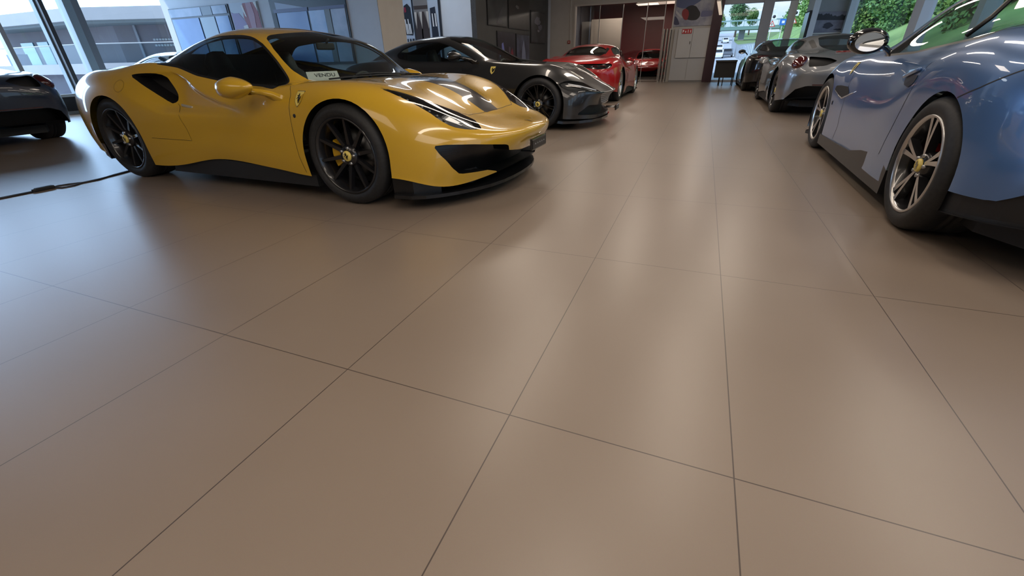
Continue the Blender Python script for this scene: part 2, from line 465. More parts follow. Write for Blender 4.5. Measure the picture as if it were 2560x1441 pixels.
def wheel_meshes(kind, r, w):
    key = (kind, r, w)
    if key in WHEEL_CACHE: return WHEEL_CACHE[key]
    h = w/2; rr = .259
    # outer face looks towards -y
    rim = MB()
    rim.lathe([(rr+.006, -h+.012), (rr+.004, -h+.004), (rr-.006, -h+.002), (rr-.012, -h+.02), (rr-.03, -h+.05), (rr-.034, h-.02), (rr, h)], 64, mis=[1 if kind in ('twin', 'silver') else 0]*3+[0]*3)
    if kind == 'ten':
        spoke_bars(rim, 10, False, .05, rr-.008, .030, .016, -h+.022, -h+.055, .035, PI/10)
    elif kind == 'twin':
        spoke_bars(rim, 5, True, .045, rr-.008, .012, .030, -h+.016, -h+.030, .04, .5, .14, 1)
    elif kind == 'silver':
        spoke_bars(rim, 5, True, .05, rr-.008, .026, .026, -h+.018, -h+.04, .04, .3, .16, 1)
    elif kind == 'multi':
        spoke_bars(rim, 10, True, .06, rr-.008, .014, .012, -h+.02, -h+.05, .03, 0, .09)
    rim.lathe([(0, -h+.028), (.06, -h+.03), (.075, -h+.05), (.075, h*.3)], 32)
    for k in range(5):
        a = 2*PI*k/5+.2; c = (math.cos(a)*.055, -h+.028, math.sin(a)*.055)
        rim.lathe([(0, -.006), (.010, -.006), (.011, .01)], 10, c=c, mi=2)
    tyre = MB()
    tyre.lathe([(rr, -h+.014), (rr+.012, -h+.004), (rr+.03, -h-.002), ((rr+r)/2, -h-.004), (r-.03, -h+.004), (r-.012, -h+.016), (r-.002, -h+.034), (r, -h+.055), (r, -.024), (r-.007, -.022), (r-.007, -.014), (r, -.012), (r, .012), (r-.007, .014), (r-.007, .022), (r, .024), (r, h-.05), (r-.01, h-.015), (r-.04, h), (rr+.02, h), (rr, h-.012)], 72)
    for k in range(60):   # shoulder grooves
        a = 2*PI*k/60; c, s = math.cos(a), math.sin(a)
    disc = MB(); disc.lathe([(.07, -.01), (.17, -.01), (.17, .02), (.07, .02)], 40, c=(0, h*.05, 0))
    cal = MB()
    for j in range(8):
        pass
    A = [R(150)+R(60)*j/8 for j in range(9)]
    V = []
    for a in A:
        for (q, y) in ((.115, -.045), (.185, -.045), (.192, .0), (.185, .045), (.115, .045)):
            V.append((math.cos(a)*q, y+h*.05, math.sin(a)*q))
    F = [(j*5+i, j*5+(i+1) % 5, (j+1)*5+(i+1) % 5, (j+1)*5+i) for j in range(8) for i in range(5)]+[(0, 1, 2, 3, 4), (44, 43, 42, 41, 40)]
    cal.add(V, F)
    cap = MB(); cap.lathe([(0, -h+.016), (.032, -h+.017), (.036, -h+.022), (.036, -h+.034)], 32, mi=0)
    s = .05; cap.add([(x*s, -h+.0145, z*s) for x, z in HORSE], [tuple(range(len(HORSE)))], 1)
    WHEEL_CACHE[key] = (rim, tyre, disc, cal, cap)
    return WHEEL_CACHE[key]
MACH = mat('machined_alloy', (.62, .60, .58), .3, 1)
RIMBLK = mat('rim_black', (.012, .012, .014), .25, 0, .5)
RIMSIL = mat('rim_silver', (.5, .5, .5), .3, 1)
DISC = mat('disc_iron', (.10, .10, .10), .4, 1)
_wm = {}
def add_wheel(car, kind, x, y, z, r, w, cal_col, side, spin=0.0):
    """side -1: right-hand wheel (outer face to -y), 1: left"""
    key = (kind, r, w, cal_col)
    if key not in _wm:
        rim, tyre, disc, cal, cap = wheel_meshes(kind, r, w)
        rm = [RIMSIL, RIMSIL, STEEL] if kind == 'silver' else [RIMBLK, MACH, STEEL]
        cm = mat('caliper_'+'_'.join('%d' % (c*100) for c in cal_col), cal_col, .35, 0, .5)
        _wm[key] = (rim.mesh('wheel', rm), tyre.mesh('tyre', TYRE), disc.mesh('brake_disc', DISC), cal.mesh('brake_caliper', cm), cap.mesh('hub_cap', [SHIELD, BLACK]))
    ms = _wm[key]
    o = link('wheel', ms[0], car); o.location = (x, y, z)
    o.rotation_euler = (0, spin, PI if side > 0 else 0)
    for nm, me in zip(('tyre', 'brake_disc', 'brake_caliper', 'hub_cap'), ms[1:]):
        c = link(nm, me, o)
        c.rotation_euler = (0, -spin, 0)
    return o
# ------------------------------------------------------------------ car assembly helpers
SEAL = mat('window_seal', (.006, .006, .007), .4)
LINING = mat('cabin_lining', (.010, .010, .012), .8)
LEATHER = mat('black_leather', (.016, .015, .015), .5)
DASH = mat('dashboard_black', (.014, .014, .015), .55)
PIT = mat('intake_black', (.004, .004, .005), .6)
GLS = glass('car_side_glass', (.36, .45, .48), 1.0, 1.4)
GLW = glass('car_windscreen', (.78, .90, .88), 1.0, 1.35)
LAMPG = glass('lamp_cover', (.75, .77, .78), 1.0, 1.5)
MIRG = mat('mirror_glass', (.85, .88, .9), .02, 1)
class Probe:
    """finds points on the car's skin"""
    def __init__(self, S):
        T = S.T; V = S.V
        V2 = np.concatenate([V, V*[1, -1, 1]]); T2 = np.concatenate([T, T[:, [0, 2, 1]]+len(V)])
        self.b = BVHTree.FromPolygons(V2.tolist(), T2.tolist())
    def side(self, x, z, sgn=1):
        h = self.b.ray_cast(Vector((x, 3*sgn, z)), Vector((0, -sgn, 0)))
        return (h[0], h[1] if h[1].y*sgn > 0 else -h[1]) if h[0] is not None else (None, None)
    def top(self, x, y):
        h = self.b.ray_cast(Vector((x, y, 3)), Vector((0, 0, -1)))
        return (h[0], h[1] if h[1].z > 0 else -h[1]) if h[0] is not None else (None, None)
    def end(self, y, z, sgn=1):
        h = self.b.ray_cast(Vector((4*sgn, y, z)), Vector((-sgn, 0, 0)))
        return (h[0], h[1] if h[1].x*sgn > 0 else -h[1]) if h[0] is not None else (None, None)
def dense(poly, step=.02):
    out = []
    for a, b in zip(poly[:-1], poly[1:]):
        n = max(1, int(math.dist(a, b)/step))
        out += [tuple(a[i]+(b[i]-a[i])*k/n for i in range(2)) for k in range(n)]
    return out+[tuple(poly[-1])]
def ribbon(mb, probe, poly, mode, sgn=1, w=.005, lift=.001, mi=0):
    P = []
    for q in dense(poly):
        p, n = getattr(probe, mode)(q[0], q[1], sgn) if mode != 'top' else probe.top(q[0], q[1]*sgn)
        if p is not None: P.append((p, n))
    V, F = [], []
    for i, (p, n) in enumerate(P):
        d = (P[min(i+1, len(P)-1)][0]-P[max(i-1, 0)][0]).normalized(); t = d.cross(n).normalized()
        V += [p+n*lift-t*w/2, p+n*lift+t*w/2]
    for i in range(len(P)-1):
        if (P[i+1][0]-P[i][0]).length < .12: F.append((2*i, 2*i+1, 2*i+3, 2*i+2))
    mb.add(V, F, mi, True)
def skin_patch(mb, probe, poly, mode, sgn=1, lift=.002, mi=0, c=(0, 0), s=1.0, mirror=False):
    """flat badge shape laid onto the skin"""
    V = []
    for (a, b) in poly:
        q = (c[0]+(-a if mirror else a)*s, c[1]+b*s)
        p, n = getattr(probe, mode)(q[0], q[1], sgn) if mode != 'top' else probe.top(*q)
        if p is None: return
        V.append(p+n*lift)
    mb.add(V, [tuple(range(len(V)))], mi)
def emblem(car, probe, x, z, sgn, h=.085, lean=.0):
    mb = MB()
    k = h/1.12
    f = -1 if sgn > 0 else 1
    rot = lambda P: [(p[0]+p[1]*lean*f, p[1]) for p in P]
    skin_patch(mb, probe, rot([(a*.86*1.10, b*1.09) for a, b in SHIELD_P]), 'side', sgn, .0025, 2, (x, z), k)
    skin_patch(mb, probe, rot([(a*.86, b) for a, b in SHIELD_P]), 'side', sgn, .0035, 0, (x, z), k)
    skin_patch(mb, probe, rot([(a*.62*f, b*.78-.02) for a, b in HORSE]), 'side', sgn, .0045, 1, (x, z), k)
    mb.obj('emblem', [SHIELD, BLACK, CHROME], car, 'yellow shield emblem with a black rearing horse')
def glass_parts(car, S, lab, name, m, both=True):
    if both:
        for sd in (1, -1):
            V, T, N = S.take(lab, (sd,)); tri_obj(name, V, T, m, car, N)
    else:
        V, T, N = S.take(lab); tri_obj(name, V, T, m, car, N)
def pocket_parts(car, S, lab, name, m, depth, direction=None, both=True):
    for sd in ((1,), (-1,)) if both else ((1, -1),):
        V, T = S.pocket(lab, depth, direction, sd); tri_obj(name, V, T, m, car, None, False)
def lining(car, S, labs=('body',), z0=.60, d=.03, x0=-9, x1=9):
    V, T, N = S.take(labs[0])
    V2 = V-N*d
    c = V[T].mean(1); k = (c[:, 2] > z0) & (c[:, 0] > x0) & (c[:, 0] < x1)
    tri_obj('cabin_lining', V2, T[k], LINING, car, None, True)
def wells(car, ax, r, ys=(.50, .90)):
    for x in ax:
        for sd in (1, -1):
            mb = MB(); y0, y1 = ys
            mb.lathe([(0, sd*y0), (r, sd*y0), (r, sd*y1)], 28, c=(x, 0, .345), a0=-.35, a1=PI+.35)
            mb.obj('wheel_well', PIT, car)
def floor_pan(car, x0, x1, z=.13, y=.86, h=.10):
    mb = MB()
    mb.prism([(x1, -.55), (x1, .55), (x1-.35, y-.1), (x0+.3, y-.1), (x0, .6), (x0, -.6), (x0+.3, -y+.1), (x1-.35, -y+.1)], z, z+h, 'z')
    mb.obj('underbody', MATTE, car)
def cabin(car, sx=-.35, hx=.56, zb=.24, top=.98, dz=.80, dx=.30, w=.62, seat_mat=None, cw=.36, bx_=-.72):
    seat_mat = seat_mat or LEATHER
    for sd in (1, -1):
        mb = MB(); y = sd*cw
        def slab(pts, wd, th):
            V, F = [], []
            for (x, z, k) in pts:
                for (yy, dd) in ((-wd*k, 0), (-wd*k*.7, th), (wd*k*.7, th), (wd*k, 0), (wd*k*.8, -th), (-wd*k*.8, -th)):
                    V.append((x+dd*.9, y+yy, z+dd*.3))
            n = len(pts)
            for i in range(n-1):
                for j in range(6): F.append((i*6+j, i*6+(j+1) % 6, (i+1)*6+(j+1) % 6, (i+1)*6+j))
            F += [tuple(range(6))[::-1], tuple(range((n-1)*6, n*6))]
            mb.add(V, F, 0, True)
        slab([(sx+.10, zb+.12, .9), (sx-.02, zb+.30, 1.0), (sx-.10, zb+.50, 1.0), (sx-.16, zb+.62, .78), (sx-.18, zb+.66, .5), (sx-.21, top-.06, .48), (sx-.22, top, .3)], .24, .06)
        mb.box((sx+.32, y, zb+.10), (.52, .46, .16), 0, Euler((0, -.12, 0)).to_matrix(), .04)
        mb.obj('seat', seat_mat, car)
    mb = MB()
    pr = [(hx+dx, .30), (hx+dx, dz-.04), (hx+dx*.55, dz), (hx+.06, dz-.01), (hx-.03, dz-.06), (hx, .45), (hx+.05, .30)]
    mb.prism(pr, -w, w, 'y'); o = mb.obj('dashboard', DASH, car)
    mb = MB(); c = Vector((hx-.16, cw, dz-.10)); M = Euler((0, -1.15, 0)).to_matrix()
    mb.tube([c+M @ Vector((math.cos(t)*.175, math.sin(t)*.175, 0)) for t in [2*PI*k/28 for k in range(29)]], .016, 8)
    mb.tube([c+M @ Vector((-.16, 0, 0)), c+M @ Vector((0, 0, -.03)), c+Vector((.16, 0, -.05))], .02, 8)
    mb.tube([c+M @ Vector((0, -.165, 0)), c+M @ Vector((0, 0, -.02)), c+M @ Vector((0, .165, 0))], .016, 8)
    mb.obj('steering_wheel', LEATHER, car)
    mb = MB(); mb.box((bx_, 0, .62), (.06, 1.10, .80)); mb.obj('rear_bulkhead', LINING, car)
def mirror_shell(p):
    # teardrop: blunt glass side at -x, tapering forward
    x = p.x; k = (1-.35*max(0, x))*(1 if x > -.55 else (max(0, 1-((-.55-x)/.45)**2))**.25)
    return (max(x, -.62), p.y*(.9 if x > -.55 else 1), p.z)
def door_mirror(car, paint_m, c, size, base, sgn, tilt=0.0, frame=None):
    """c: housing centre, base: foot on the door (both for the +y side)"""
    L, W, H = size
    mb = MB()
    sh = lambda p: (max(p.x, -.55), p.y*(1 if p.x < 0 else 1-.25*p.x), p.z*(1 if p.x < 0 else 1-.35*p.x)+(.12*p.x))
    mb.ball((c[0], c[1]*sgn, c[2]), (L, W, H), 28, 18, 0, sh)
    B, A = Vector((base[0], base[1]*sgn, base[2])), Vector((c[0]+L*.25, (c[1]-W*.55)*sgn, c[2]-H*.35))
    V = []
    for t, wd, th in ((0, .050, .022), (.35, .042, .018), (.7, .036, .016), (1, .045, .022)):
        p = B.lerp(A, t)+Vector((0, 0, .02*math.sin(PI*t)))
        V += [p+Vector((-wd, 0, -th)), p+Vector((wd, 0, -th)), p+Vector((wd*.8, 0, th)), p+Vector((-wd*.8, 0, th))]
    F = [(i*4+j, i*4+(j+1) % 4, (i+1)*4+(j+1) % 4, (i+1)*4+j) for i in range(3) for j in range(4)]+[(0, 1, 2, 3), (15, 14, 13, 12)]
    mb.add(V, F, 1, True)
    o = mb.obj('door_mirror', [paint_m, frame or paint_m], car)
    g = MB(); n = 28
    V = [(c[0]-L*.555, c[1]*sgn+math.cos(2*PI*k/n)*W*.70, c[2]-L*.06+math.sin(2*PI*k/n)*H*.70) for k in range(n)]
    g.add(V, [tuple(range(n))]); g.obj('mirror_glass', MIRG, o)
    return o
def wiper(car, probe, pts):
    P = []
    for (x, y) in pts:
        p, n = probe.top(x, y); P.append(p+n*.007)
    MB().tube(P, .006, 6).obj('wiper', MATTE, car)
def plate(car, c, rz, w=.30, h=.085, text=True, frame=BLACK):
    mb = MB(); mb.box((0, 0, 0), (.02, w, h), 0, None, .004)
    mb.box((.011, 0, -.002), (.004, w*.95, h*.72), 1)
    for k in range(5): mb.box((.0135, -w*.30+k*w*.15, .002), (.002, w*.055, h*.12), 2)
    o = mb.obj('number_plate', [frame, mat('plate_black', (.015, .015, .016), .35), mat('plate_mark', (.25, .25, .25), .5)], car)
    o.location = c; o.rotation_euler = (0, 0, rz); return o
# ------------------------------------------------------------------ the hall
WALLM = noisy('wall_white', (.68, .73, .80), (.71, .76, .83), 3, .6)
BEIGE = noisy('wall_beige', (.46, .42, .37), (.49, .45, .40), 3, .7)
GREYW = noisy('wall_grey', (.27, .265, .27), (.29, .285, .29), 3, .7)
DARKW = noisy('wall_dark', (.060, .058, .056), (.068, .066, .064), 4, .6)
MAROON = mat('maroon_panel', (.035, .004, .010), .45)
CEILM = noisy('ceiling_white', (.42, .40, .37), (.46, .44, .41), 2, .8)
ALU = mat('frame_alu', (.40, .42, .45), .4, .3)
ALUD = mat('frame_dark', (.06, .065, .075), .4, .2)
WIN = glass('window_pane', (.93, .97, .96), 1.0, 1.4)
def floor_mat():
    m = mat('floor_tile', (.30, .25, .21), .36, 0, .5, .6); nt = m.node_tree; b = nt.nodes['Principled BSDF']
    geo = nt.nodes.new('ShaderNodeNewGeometry'); sep = nt.nodes.new('ShaderNodeSeparateXYZ')
    nt.links.new(geo.outputs['Position'], sep.inputs[0])
    def line(axis, off, step, w):
        a = nt.nodes.new('ShaderNodeMath'); a.operation = 'SUBTRACT'; a.inputs[1].default_value = off; nt.links.new(sep.outputs[axis], a.inputs[0])
        p = nt.nodes.new('ShaderNodeMath'); p.operation = 'PINGPONG'; p.inputs[1].default_value = step/2; nt.links.new(a.outputs[0], p.inputs[0])
        c = nt.nodes.new('ShaderNodeMath'); c.operation = 'LESS_THAN'; c.inputs[1].default_value = w/2; nt.links.new(p.outputs[0], c.inputs[0])
        return c
    l1 = line(0, -.36725, .60003, .0034); l2 = line(1, .84532, 1.1875, .0034)
    mx = nt.nodes.new('ShaderNodeMath'); mx.operation = 'MAXIMUM'; nt.links.new(l1.outputs[0], mx.inputs[0]); nt.links.new(l2.outputs[0], mx.inputs[1])
    n = nt.nodes.new('ShaderNodeTexNoise'); n.inputs['Scale'].default_value = 1.3; n.inputs['Detail'].default_value = 3; nt.links.new(geo.outputs['Position'], n.inputs['Vector'])
    n2 = nt.nodes.new('ShaderNodeTexNoise'); n2.inputs['Scale'].default_value = 420; nt.links.new(geo.outputs['Position'], n2.inputs['Vector'])
    r = nt.nodes.new('ShaderNodeValToRGB'); r.color_ramp.elements[0].color = (.250, .192, .146, 1); r.color_ramp.elements[1].color = (.275, .214, .165, 1)
    r.color_ramp.elements[0].position = .3; r.color_ramp.elements[1].position = .7
    nt.links.new(n.outputs['Fac'], r.inputs[0])
    g = nt.nodes.new('ShaderNodeMixRGB'); g.blend_type = 'MULTIPLY'; g.inputs[0].default_value = .12; nt.links.new(r.outputs[0], g.inputs[1]); nt.links.new(n2.outputs['Color'], g.inputs[2])
    j = nt.nodes.new('ShaderNodeMixRGB'); j.inputs[2].default_value = (.07, .05, .04, 1); nt.links.new(mx.outputs[0], j.inputs[0]); nt.links.new(g.outputs[0], j.inputs[1]); nt.links.new(j.outputs[0], b.inputs['Base Color'])
    rr = nt.nodes.new('ShaderNodeMapRange'); rr.inputs[3].default_value = .36; rr.inputs[4].default_value = .42; b.inputs['Coat Roughness'].default_value = .30; nt.links.new(n.outputs['Fac'], rr.inputs[0]); nt.links.new(rr.outputs[0], b.inputs['Roughness'])
    bp = nt.nodes.new('ShaderNodeBump'); bp.inputs['Strength'].default_value = .05; bp.inputs['Distance'].default_value = .001; nt.links.new(n2.outputs['Fac'], bp.inputs['Height']); nt.links.new(bp.outputs[0], b.inputs['Normal'])
    return m
FX, BX, FY, BY = -13.6, 4.15, -7.0, 19.5
mb = MB(); mb.span((FX, FY, -.12), (BX, 28.0, 0)); struct(mb.obj('floor', floor_mat()))
mb = MB(); mb.span((FX, FY, CEIL), (BX, 28.0, CEIL+.15)); struct(mb.obj('ceiling', CEILM))
mb = MB(); mb.span((FX, FY-.15, 0), (BX, FY, CEIL)); struct(mb.obj('wall_rear', BEIGE))
# left wall block: poster wall (faces the camera) and its return
mb = MB(); mb.span((FX-.0, 9.0, 0), (-6.68, 9.93, CEIL)); struct(mb.obj('wall_left', WALLM))
mb = MB(); mb.span((-6.685, 9.0, 0), (-6.675, 9.935, CEIL)); struct(mb.obj('trim_1', BEIGE))  # beige sheet, puts the return's lack of window light into its colour
mb = MB(); mb.span((-10.0, 12.6, 0), (-6.11, 12.75, CEIL)); struct(mb.obj('wall_alcove', WALLM))
mb = MB(); mb.span((-6.26, 12.6, 0), (-6.11, BY, CEIL)); mb.span((-6.11, 12.6, 0), (-6.105, 19.2, CEIL)); struct(mb.obj('wall_dark', DARKW))  # shade of the side turned from the windows put into the colour
mb = MB(); mb.span((-6.11, 19.16, 0), (-6.05, 19.32, CEIL)); struct(mb.obj('trim_2', mat('post_pale', (.50, .52, .56), .5)))
# back wall with the wide opening, the storage niche and the windows
mb = MB()
mb.span((-6.2, BY, 0), (-5.07, BY+.2, CEIL)); mb.span((-5.07, BY, 2.75), (-1.34, BY+.2, CEIL)); mb.span((-1.34, BY, 0), (.05, BY+.2, CEIL))
struct(mb.obj('wall_back', BEIGE))
mb = MB(); mb.span((-5.07, BY-.02, 2.69), (-1.34, BY, 2.75)); mb.span((-5.13, BY-.02, 0), (-5.07, BY, 2.75)); mb.span((-1.36, BY-.03, 0), (-1.31, BY, 2.75)); struct(mb.obj('trim_3', mat('opening_frame', (.52, .47, .41), .5)))
mb = MB(); mb.span((.0, BY-.16, 0), (.33, BY+.2, CEIL)); struct(mb.obj('trim_4', MAROON))
GREYF = mat('window_post_grey', (.33, .34, .36), .5)
mb = MB(); mb.span((.33, BY, 2.47), (4.15, BY+.2, CEIL)); mb.span((.33, BY, 0), (2.6, BY+.2, .06)); struct(mb.obj('trim_5', GREYF))
mb = MB(); mb.span((1.58, BY-.05, 0), (1.90, BY+.2, 2.5)); struct(mb.obj('trim_6', GREYF))
PALE = mat('column_pale', (.50, .57, .66), .5)
mb = MB(); mb.span((2.95, BY-.9, 0), (3.12, BY+.2, CEIL)); struct(mb.obj('trim_7', PALE))
mb = MB(); mb.span((3.12, BY, 0), (BX+.15, BY+.2, CEIL)); struct(mb.obj('wall_grey', GREYW))
for i, (x0, x1) in enumerate(((.33, 1.58), (1.90, 2.95))):
    mb = MB(); mb.add([(x0, BY+.1, .06), (x1, BY+.1, .06), (x1, BY+.1, 2.47), (x0, BY+.1, 2.47)], [(0, 1, 2, 3)]); struct(mb.obj('window_%d' % (i+1), WIN))
mb = MB(); mb.span((2.40, BY+.02, .06), (2.62, BY+.18, 2.47)); struct(mb.obj('trim_8', mat('bright_column', (.72, .78, .80), .5)))
# right facade
mb = MB(); mb.span((BX, FY, 0), (BX+.12, BY, .30)); mb.span((BX, FY, 3.15), (BX+.12, BY, CEIL)); struct(mb.obj('wall_right', WALLM))
ys = [19.3, 13.35, 10.6, 8.6, 6.7, 4.9, 3.2, 1.5, -.5, -3, -6.9]
mb = MB()
for i, y in enumerate(ys):
    w = .12 if i in (0,) else (.30 if i % 2 else .14)
    mb.span((BX-.10, y-w, 0), (BX+.12, y+w*.6, CEIL))
struct(mb.obj('trim_9', mat('facade_post_right', (.42, .46, .50), .45)))
mb = MB(); mb.add([(BX+.06, FY, .3), (BX+.06, BY, .3), (BX+.06, BY, 3.15), (BX+.06, FY, 3.15)], [(0, 1, 2, 3)]); struct(mb.obj('window_3', glass('window_pane_clear', (.95, .98, .97), 1.0, 1.15)))
mb = MB(); mb.span((FX-.15, FY, 0), (FX, .9, CEIL)); struct(mb.obj('wall_left_rear', BEIGE))
# left facade (glass curtain wall)
mb = MB(); mb.span((FX-.15, .9, 3.2), (FX, 9, CEIL)); mb.span((FX-.12, .9, 0), (FX, 9, .06)); struct(mb.obj('trim_10', ALU))
mb = MB(); mb.span((FX-.02, .9, .36), (FX+.06, 9, .42)); mb.span((FX-.02, .9, .06), (FX+.02, 9, .36), 1); struct(mb.obj('trim_11', [mat('sill_pale', (.55, .62, .66), .4), mat('skirt_dark', (.02, .022, .028), .5)]))
mb = MB()
for y in (5.56, 4.2, 2.7, 1.4):
    mb.span((FX-.10, y-.04, 0), (FX+.05, y+.04, CEIL))
struct(mb.obj('trim_12', ALU))
mb = MB(); mb.span((FX-.16, 6.33, 0), (FX-.02, 6.43, CEIL)); mb.span((FX-.02, 6.36, 0), (FX+.10, 6.44, CEIL), 1); struct(mb.obj('trim_13', [mat('mullion_blue', (.22, .30, .36), .4), ALUD]))
mb = MB(); mb.span((FX-.16, 6.80, 0), (FX+.10, 6.96, CEIL)); mb.span((FX-.02, 6.96, 0), (FX+.10, 7.10, CEIL), 1); struct(mb.obj('trim_14', [mat('mullion_pale', (.36, .46, .52), .4), mat('mullion_grey', (.25, .28, .31), .45)]))
mb = MB(); mb.add([(FX-.06, .9, .42), (FX-.06, 9, .42), (FX-.06, 9, 3.2), (FX-.06, .9, 3.2)], [(0, 1, 2, 3)]); struct(mb.obj('window_4', WIN))
# room behind the opening, built in place of the reflection in the glass
mb = MB(); mb.span((-6.2, 27.8, 0), (.05, 28, CEIL)); struct(mb.obj('wall_far', mat('wall_red', (.16, .008, .014), .4)))
mb = MB(); mb.span((-6.35, BY+.2, 0), (-6.2, 28, CEIL)); struct(mb.obj('wall_far_left', mat('wall_bluegrey', (.10, .11, .14), .5)))
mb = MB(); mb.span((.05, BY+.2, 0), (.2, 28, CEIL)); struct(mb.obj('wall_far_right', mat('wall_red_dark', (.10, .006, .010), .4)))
# stations run front centre -> along the side -> rear centre; lines run bottom edge -> roof centre
PISTA = dict(
A=[(2.28,0,.20),(2.25,.35,.19),(2.15,.62,.165),(2.00,.84,.165),(1.76,.955,.225),(1.31,.96,.20),(.95,.955,.185),(.70,.947,.205),(.45,.94,.225),(-.05,.935,.245),(-.50,.955,.175),(-.92,.97,.15),(-1.31,.965,.18),(-1.70,.94,.22),(-1.96,.82,.26),(-2.06,.58,.28),(-2.09,.3,.28),(-2.10,0,.28)],
B=[(2.34,0,.30),(2.31,.35,.30),(2.20,.62,.285),(2.02,.85,.28),(1.75,.955,.31),(1.31,.975,.33),(.93,.965,.31),(.70,.958,.32),(.45,.952,.33),(-.05,.95,.345),(-.5,.967,.31),(-.9,.985,.3),(-1.31,.985,.33),(-1.72,.955,.34),(-2.0,.83,.37),(-2.1,.6,.39),(-2.13,.3,.39),(-2.14,0,.39)],
C=[(2.42,0,.41),(2.38,.35,.41),(2.245,.62,.40),(2.035,.83,.40),(1.75,.945,.44),(1.31,.98,.47),(.92,.962,.45),(.69,.952,.45),(.45,.945,.45),(-.05,.942,.45),(-.5,.968,.45),(-.9,.99,.45),(-1.31,.99,.47),(-1.74,.955,.48),(-2.02,.83,.50),(-2.12,.6,.52),(-2.15,.3,.52),(-2.16,0,.52)],
D=[(2.44,0,.468),(2.385,.345,.468),(2.22,.62,.478),(2.01,.80,.515),(1.72,.925,.56),(1.31,.972,.62),(.92,.95,.59),(.69,.943,.575),(.45,.937,.565),(-.05,.937,.555),(-.5,.962,.58),(-.9,.98,.60),(-1.31,.982,.63),(-1.75,.945,.62),(-2.03,.82,.62),(-2.13,.6,.62),(-2.16,.3,.62),(-2.17,0,.62)],
E=[(2.38,0,.495),(2.315,.33,.493),(2.14,.60,.528),(1.94,.755,.60),(1.67,.885,.67),(1.31,.935,.735),(.92,.915,.715),(.69,.91,.69),(.45,.905,.665),(-.05,.905,.655),(-.5,.90,.69),(-.9,.94,.74),(-1.31,.955,.78),(-1.72,.91,.78),(-1.99,.79,.76),(-2.11,.58,.73),(-2.15,.3,.72),(-2.16,0,.72)],
F=[(2.25,0,.515),(2.20,.30,.515),(2.065,.54,.568),(1.885,.68,.66),(1.61,.785,.763),(1.28,.82,.805),(.92,.83,.80),(.69,.83,.782),(.46,.83,.765),(-.05,.845,.775),(-.5,.84,.845),(-.92,.85,.89),(-1.31,.855,.90),(-1.66,.81,.895),(-1.94,.70,.845),(-2.08,.52,.80),(-2.13,.28,.78),(-2.14,0,.775)],
G=[(2.12,0,.535),(2.08,.26,.537),(1.97,.47,.60),(1.79,.60,.705),(1.55,.685,.80),(1.25,.70,.828),(.92,.72,.812),(.70,.735,.797),(.51,.745,.79),(-.02,.77,.845),(-.48,.77,.905),(-.80,.76,.968),(-1.26,.745,.915),(-1.6,.70,.915),(-1.88,.61,.875),(-2.03,.46,.84),(-2.08,.25,.82),(-2.09,0,.82)],
H=[(2.04,0,.56),(2.00,.20,.565),(1.90,.38,.635),(1.72,.49,.73),(1.48,.56,.795),(1.2,.58,.817),(.88,.66,.81),(.67,.69,.86),(.50,.69,.92),(0.0,.685,.985),(-.45,.67,.985),(-.85,.655,.95),(-1.22,.62,.915),(-1.52,.58,.91),(-1.78,.5,.90),(-1.95,.38,.87),(-2.0,.2,.86),(-2.01,0,.86)],
I=[(1.96,0,.622),(1.92,.14,.63),(1.82,.28,.665),(1.65,.37,.748),(1.42,.43,.803),(1.14,.46,.816),(.83,.64,.822),(.64,.635,.95),(.46,.605,1.065),(0.0,.58,1.125),(-.42,.56,1.085),(-.80,.535,1.01),(-1.12,.49,.95),(-1.42,.46,.935),(-1.68,.38,.92),(-1.84,.28,.89),(-1.9,.14,.885),(-1.91,0,.885)],
J=[(1.88,0,.675),(1.85,.08,.682),(1.75,.17,.722),(1.58,.22,.782),(1.36,.25,.810),(1.09,.27,.815),(.86,.38,.865),(.66,.375,.995),(.47,.36,1.11),(0.0,.34,1.195),(-.42,.33,1.17),(-.80,.31,1.09),(-1.12,.27,1.01),(-1.40,.24,.965),(-1.62,.2,.935),(-1.76,.14,.91),(-1.81,.07,.905),(-1.82,0,.905)],
K=[(1.83,0,.705),(1.80,0,.718),(1.70,0,.758),(1.54,0,.798),(1.34,0,.814),(1.07,0,.815),(.88,0,.885),(.68,0,1.02),(.49,0,1.13),(0.0,0,1.215),(-.42,0,1.19),(-.8,0,1.11),(-1.12,0,1.03),(-1.38,0,.975),(-1.58,0,.945),(-1.70,0,.925),(-1.74,0,.915),(-1.76,0,.91)])
def grid_of(tab): return np.array([tab[k] for k in sorted(tab)], float)

def sstep(a, b, x):
    t = np.clip((x-a)/(b-a), 0, 1); return t*t*(3-2*t)
def pista_surface():
    D = smooth_grid(spline_grid(grid_of(PISTA), 8, 8), 10)
    X, Y, Z = D[..., 0], D[..., 1], D[..., 2]
    # door scallop feeding the side intake: sharp upper crease, soft lower edge
    ztop = np.interp(X, [-1.05, -.85, -.47, -.31, -.21, -.08, .08, .25, .37, .6], [.80, .86, .885, .83, .765, .72, .68, .65, .61, .58])
    zlow = np.interp(X, [-1.0, -.8, -.55, 0, .6], [.74, .66, .60, .59, .59])
    dep = np.interp(X, [-1.0, -.8, -.6, -.4, -.1, .35, .5], [0, .012, .038, .056, .038, .012, 0])
    up = sstep(ztop+.008, ztop-.022, Z)
    lo = sstep(zlow-.02, zlow+.05, Z)
    D[..., 1] = np.where(Y > .5, Y-dep*up*lo, Y)
    # calm the hood so its reflections flow
    v = np.arange(D.shape[0])[:, None]/8.0
    w = (sstep(.95, 1.2, X)*sstep(4.6, 6.0, v))[..., None]
    for _ in range(50):
        E = smooth_grid(D, 1, .6); D = D*(1-w)+E*w
    return D
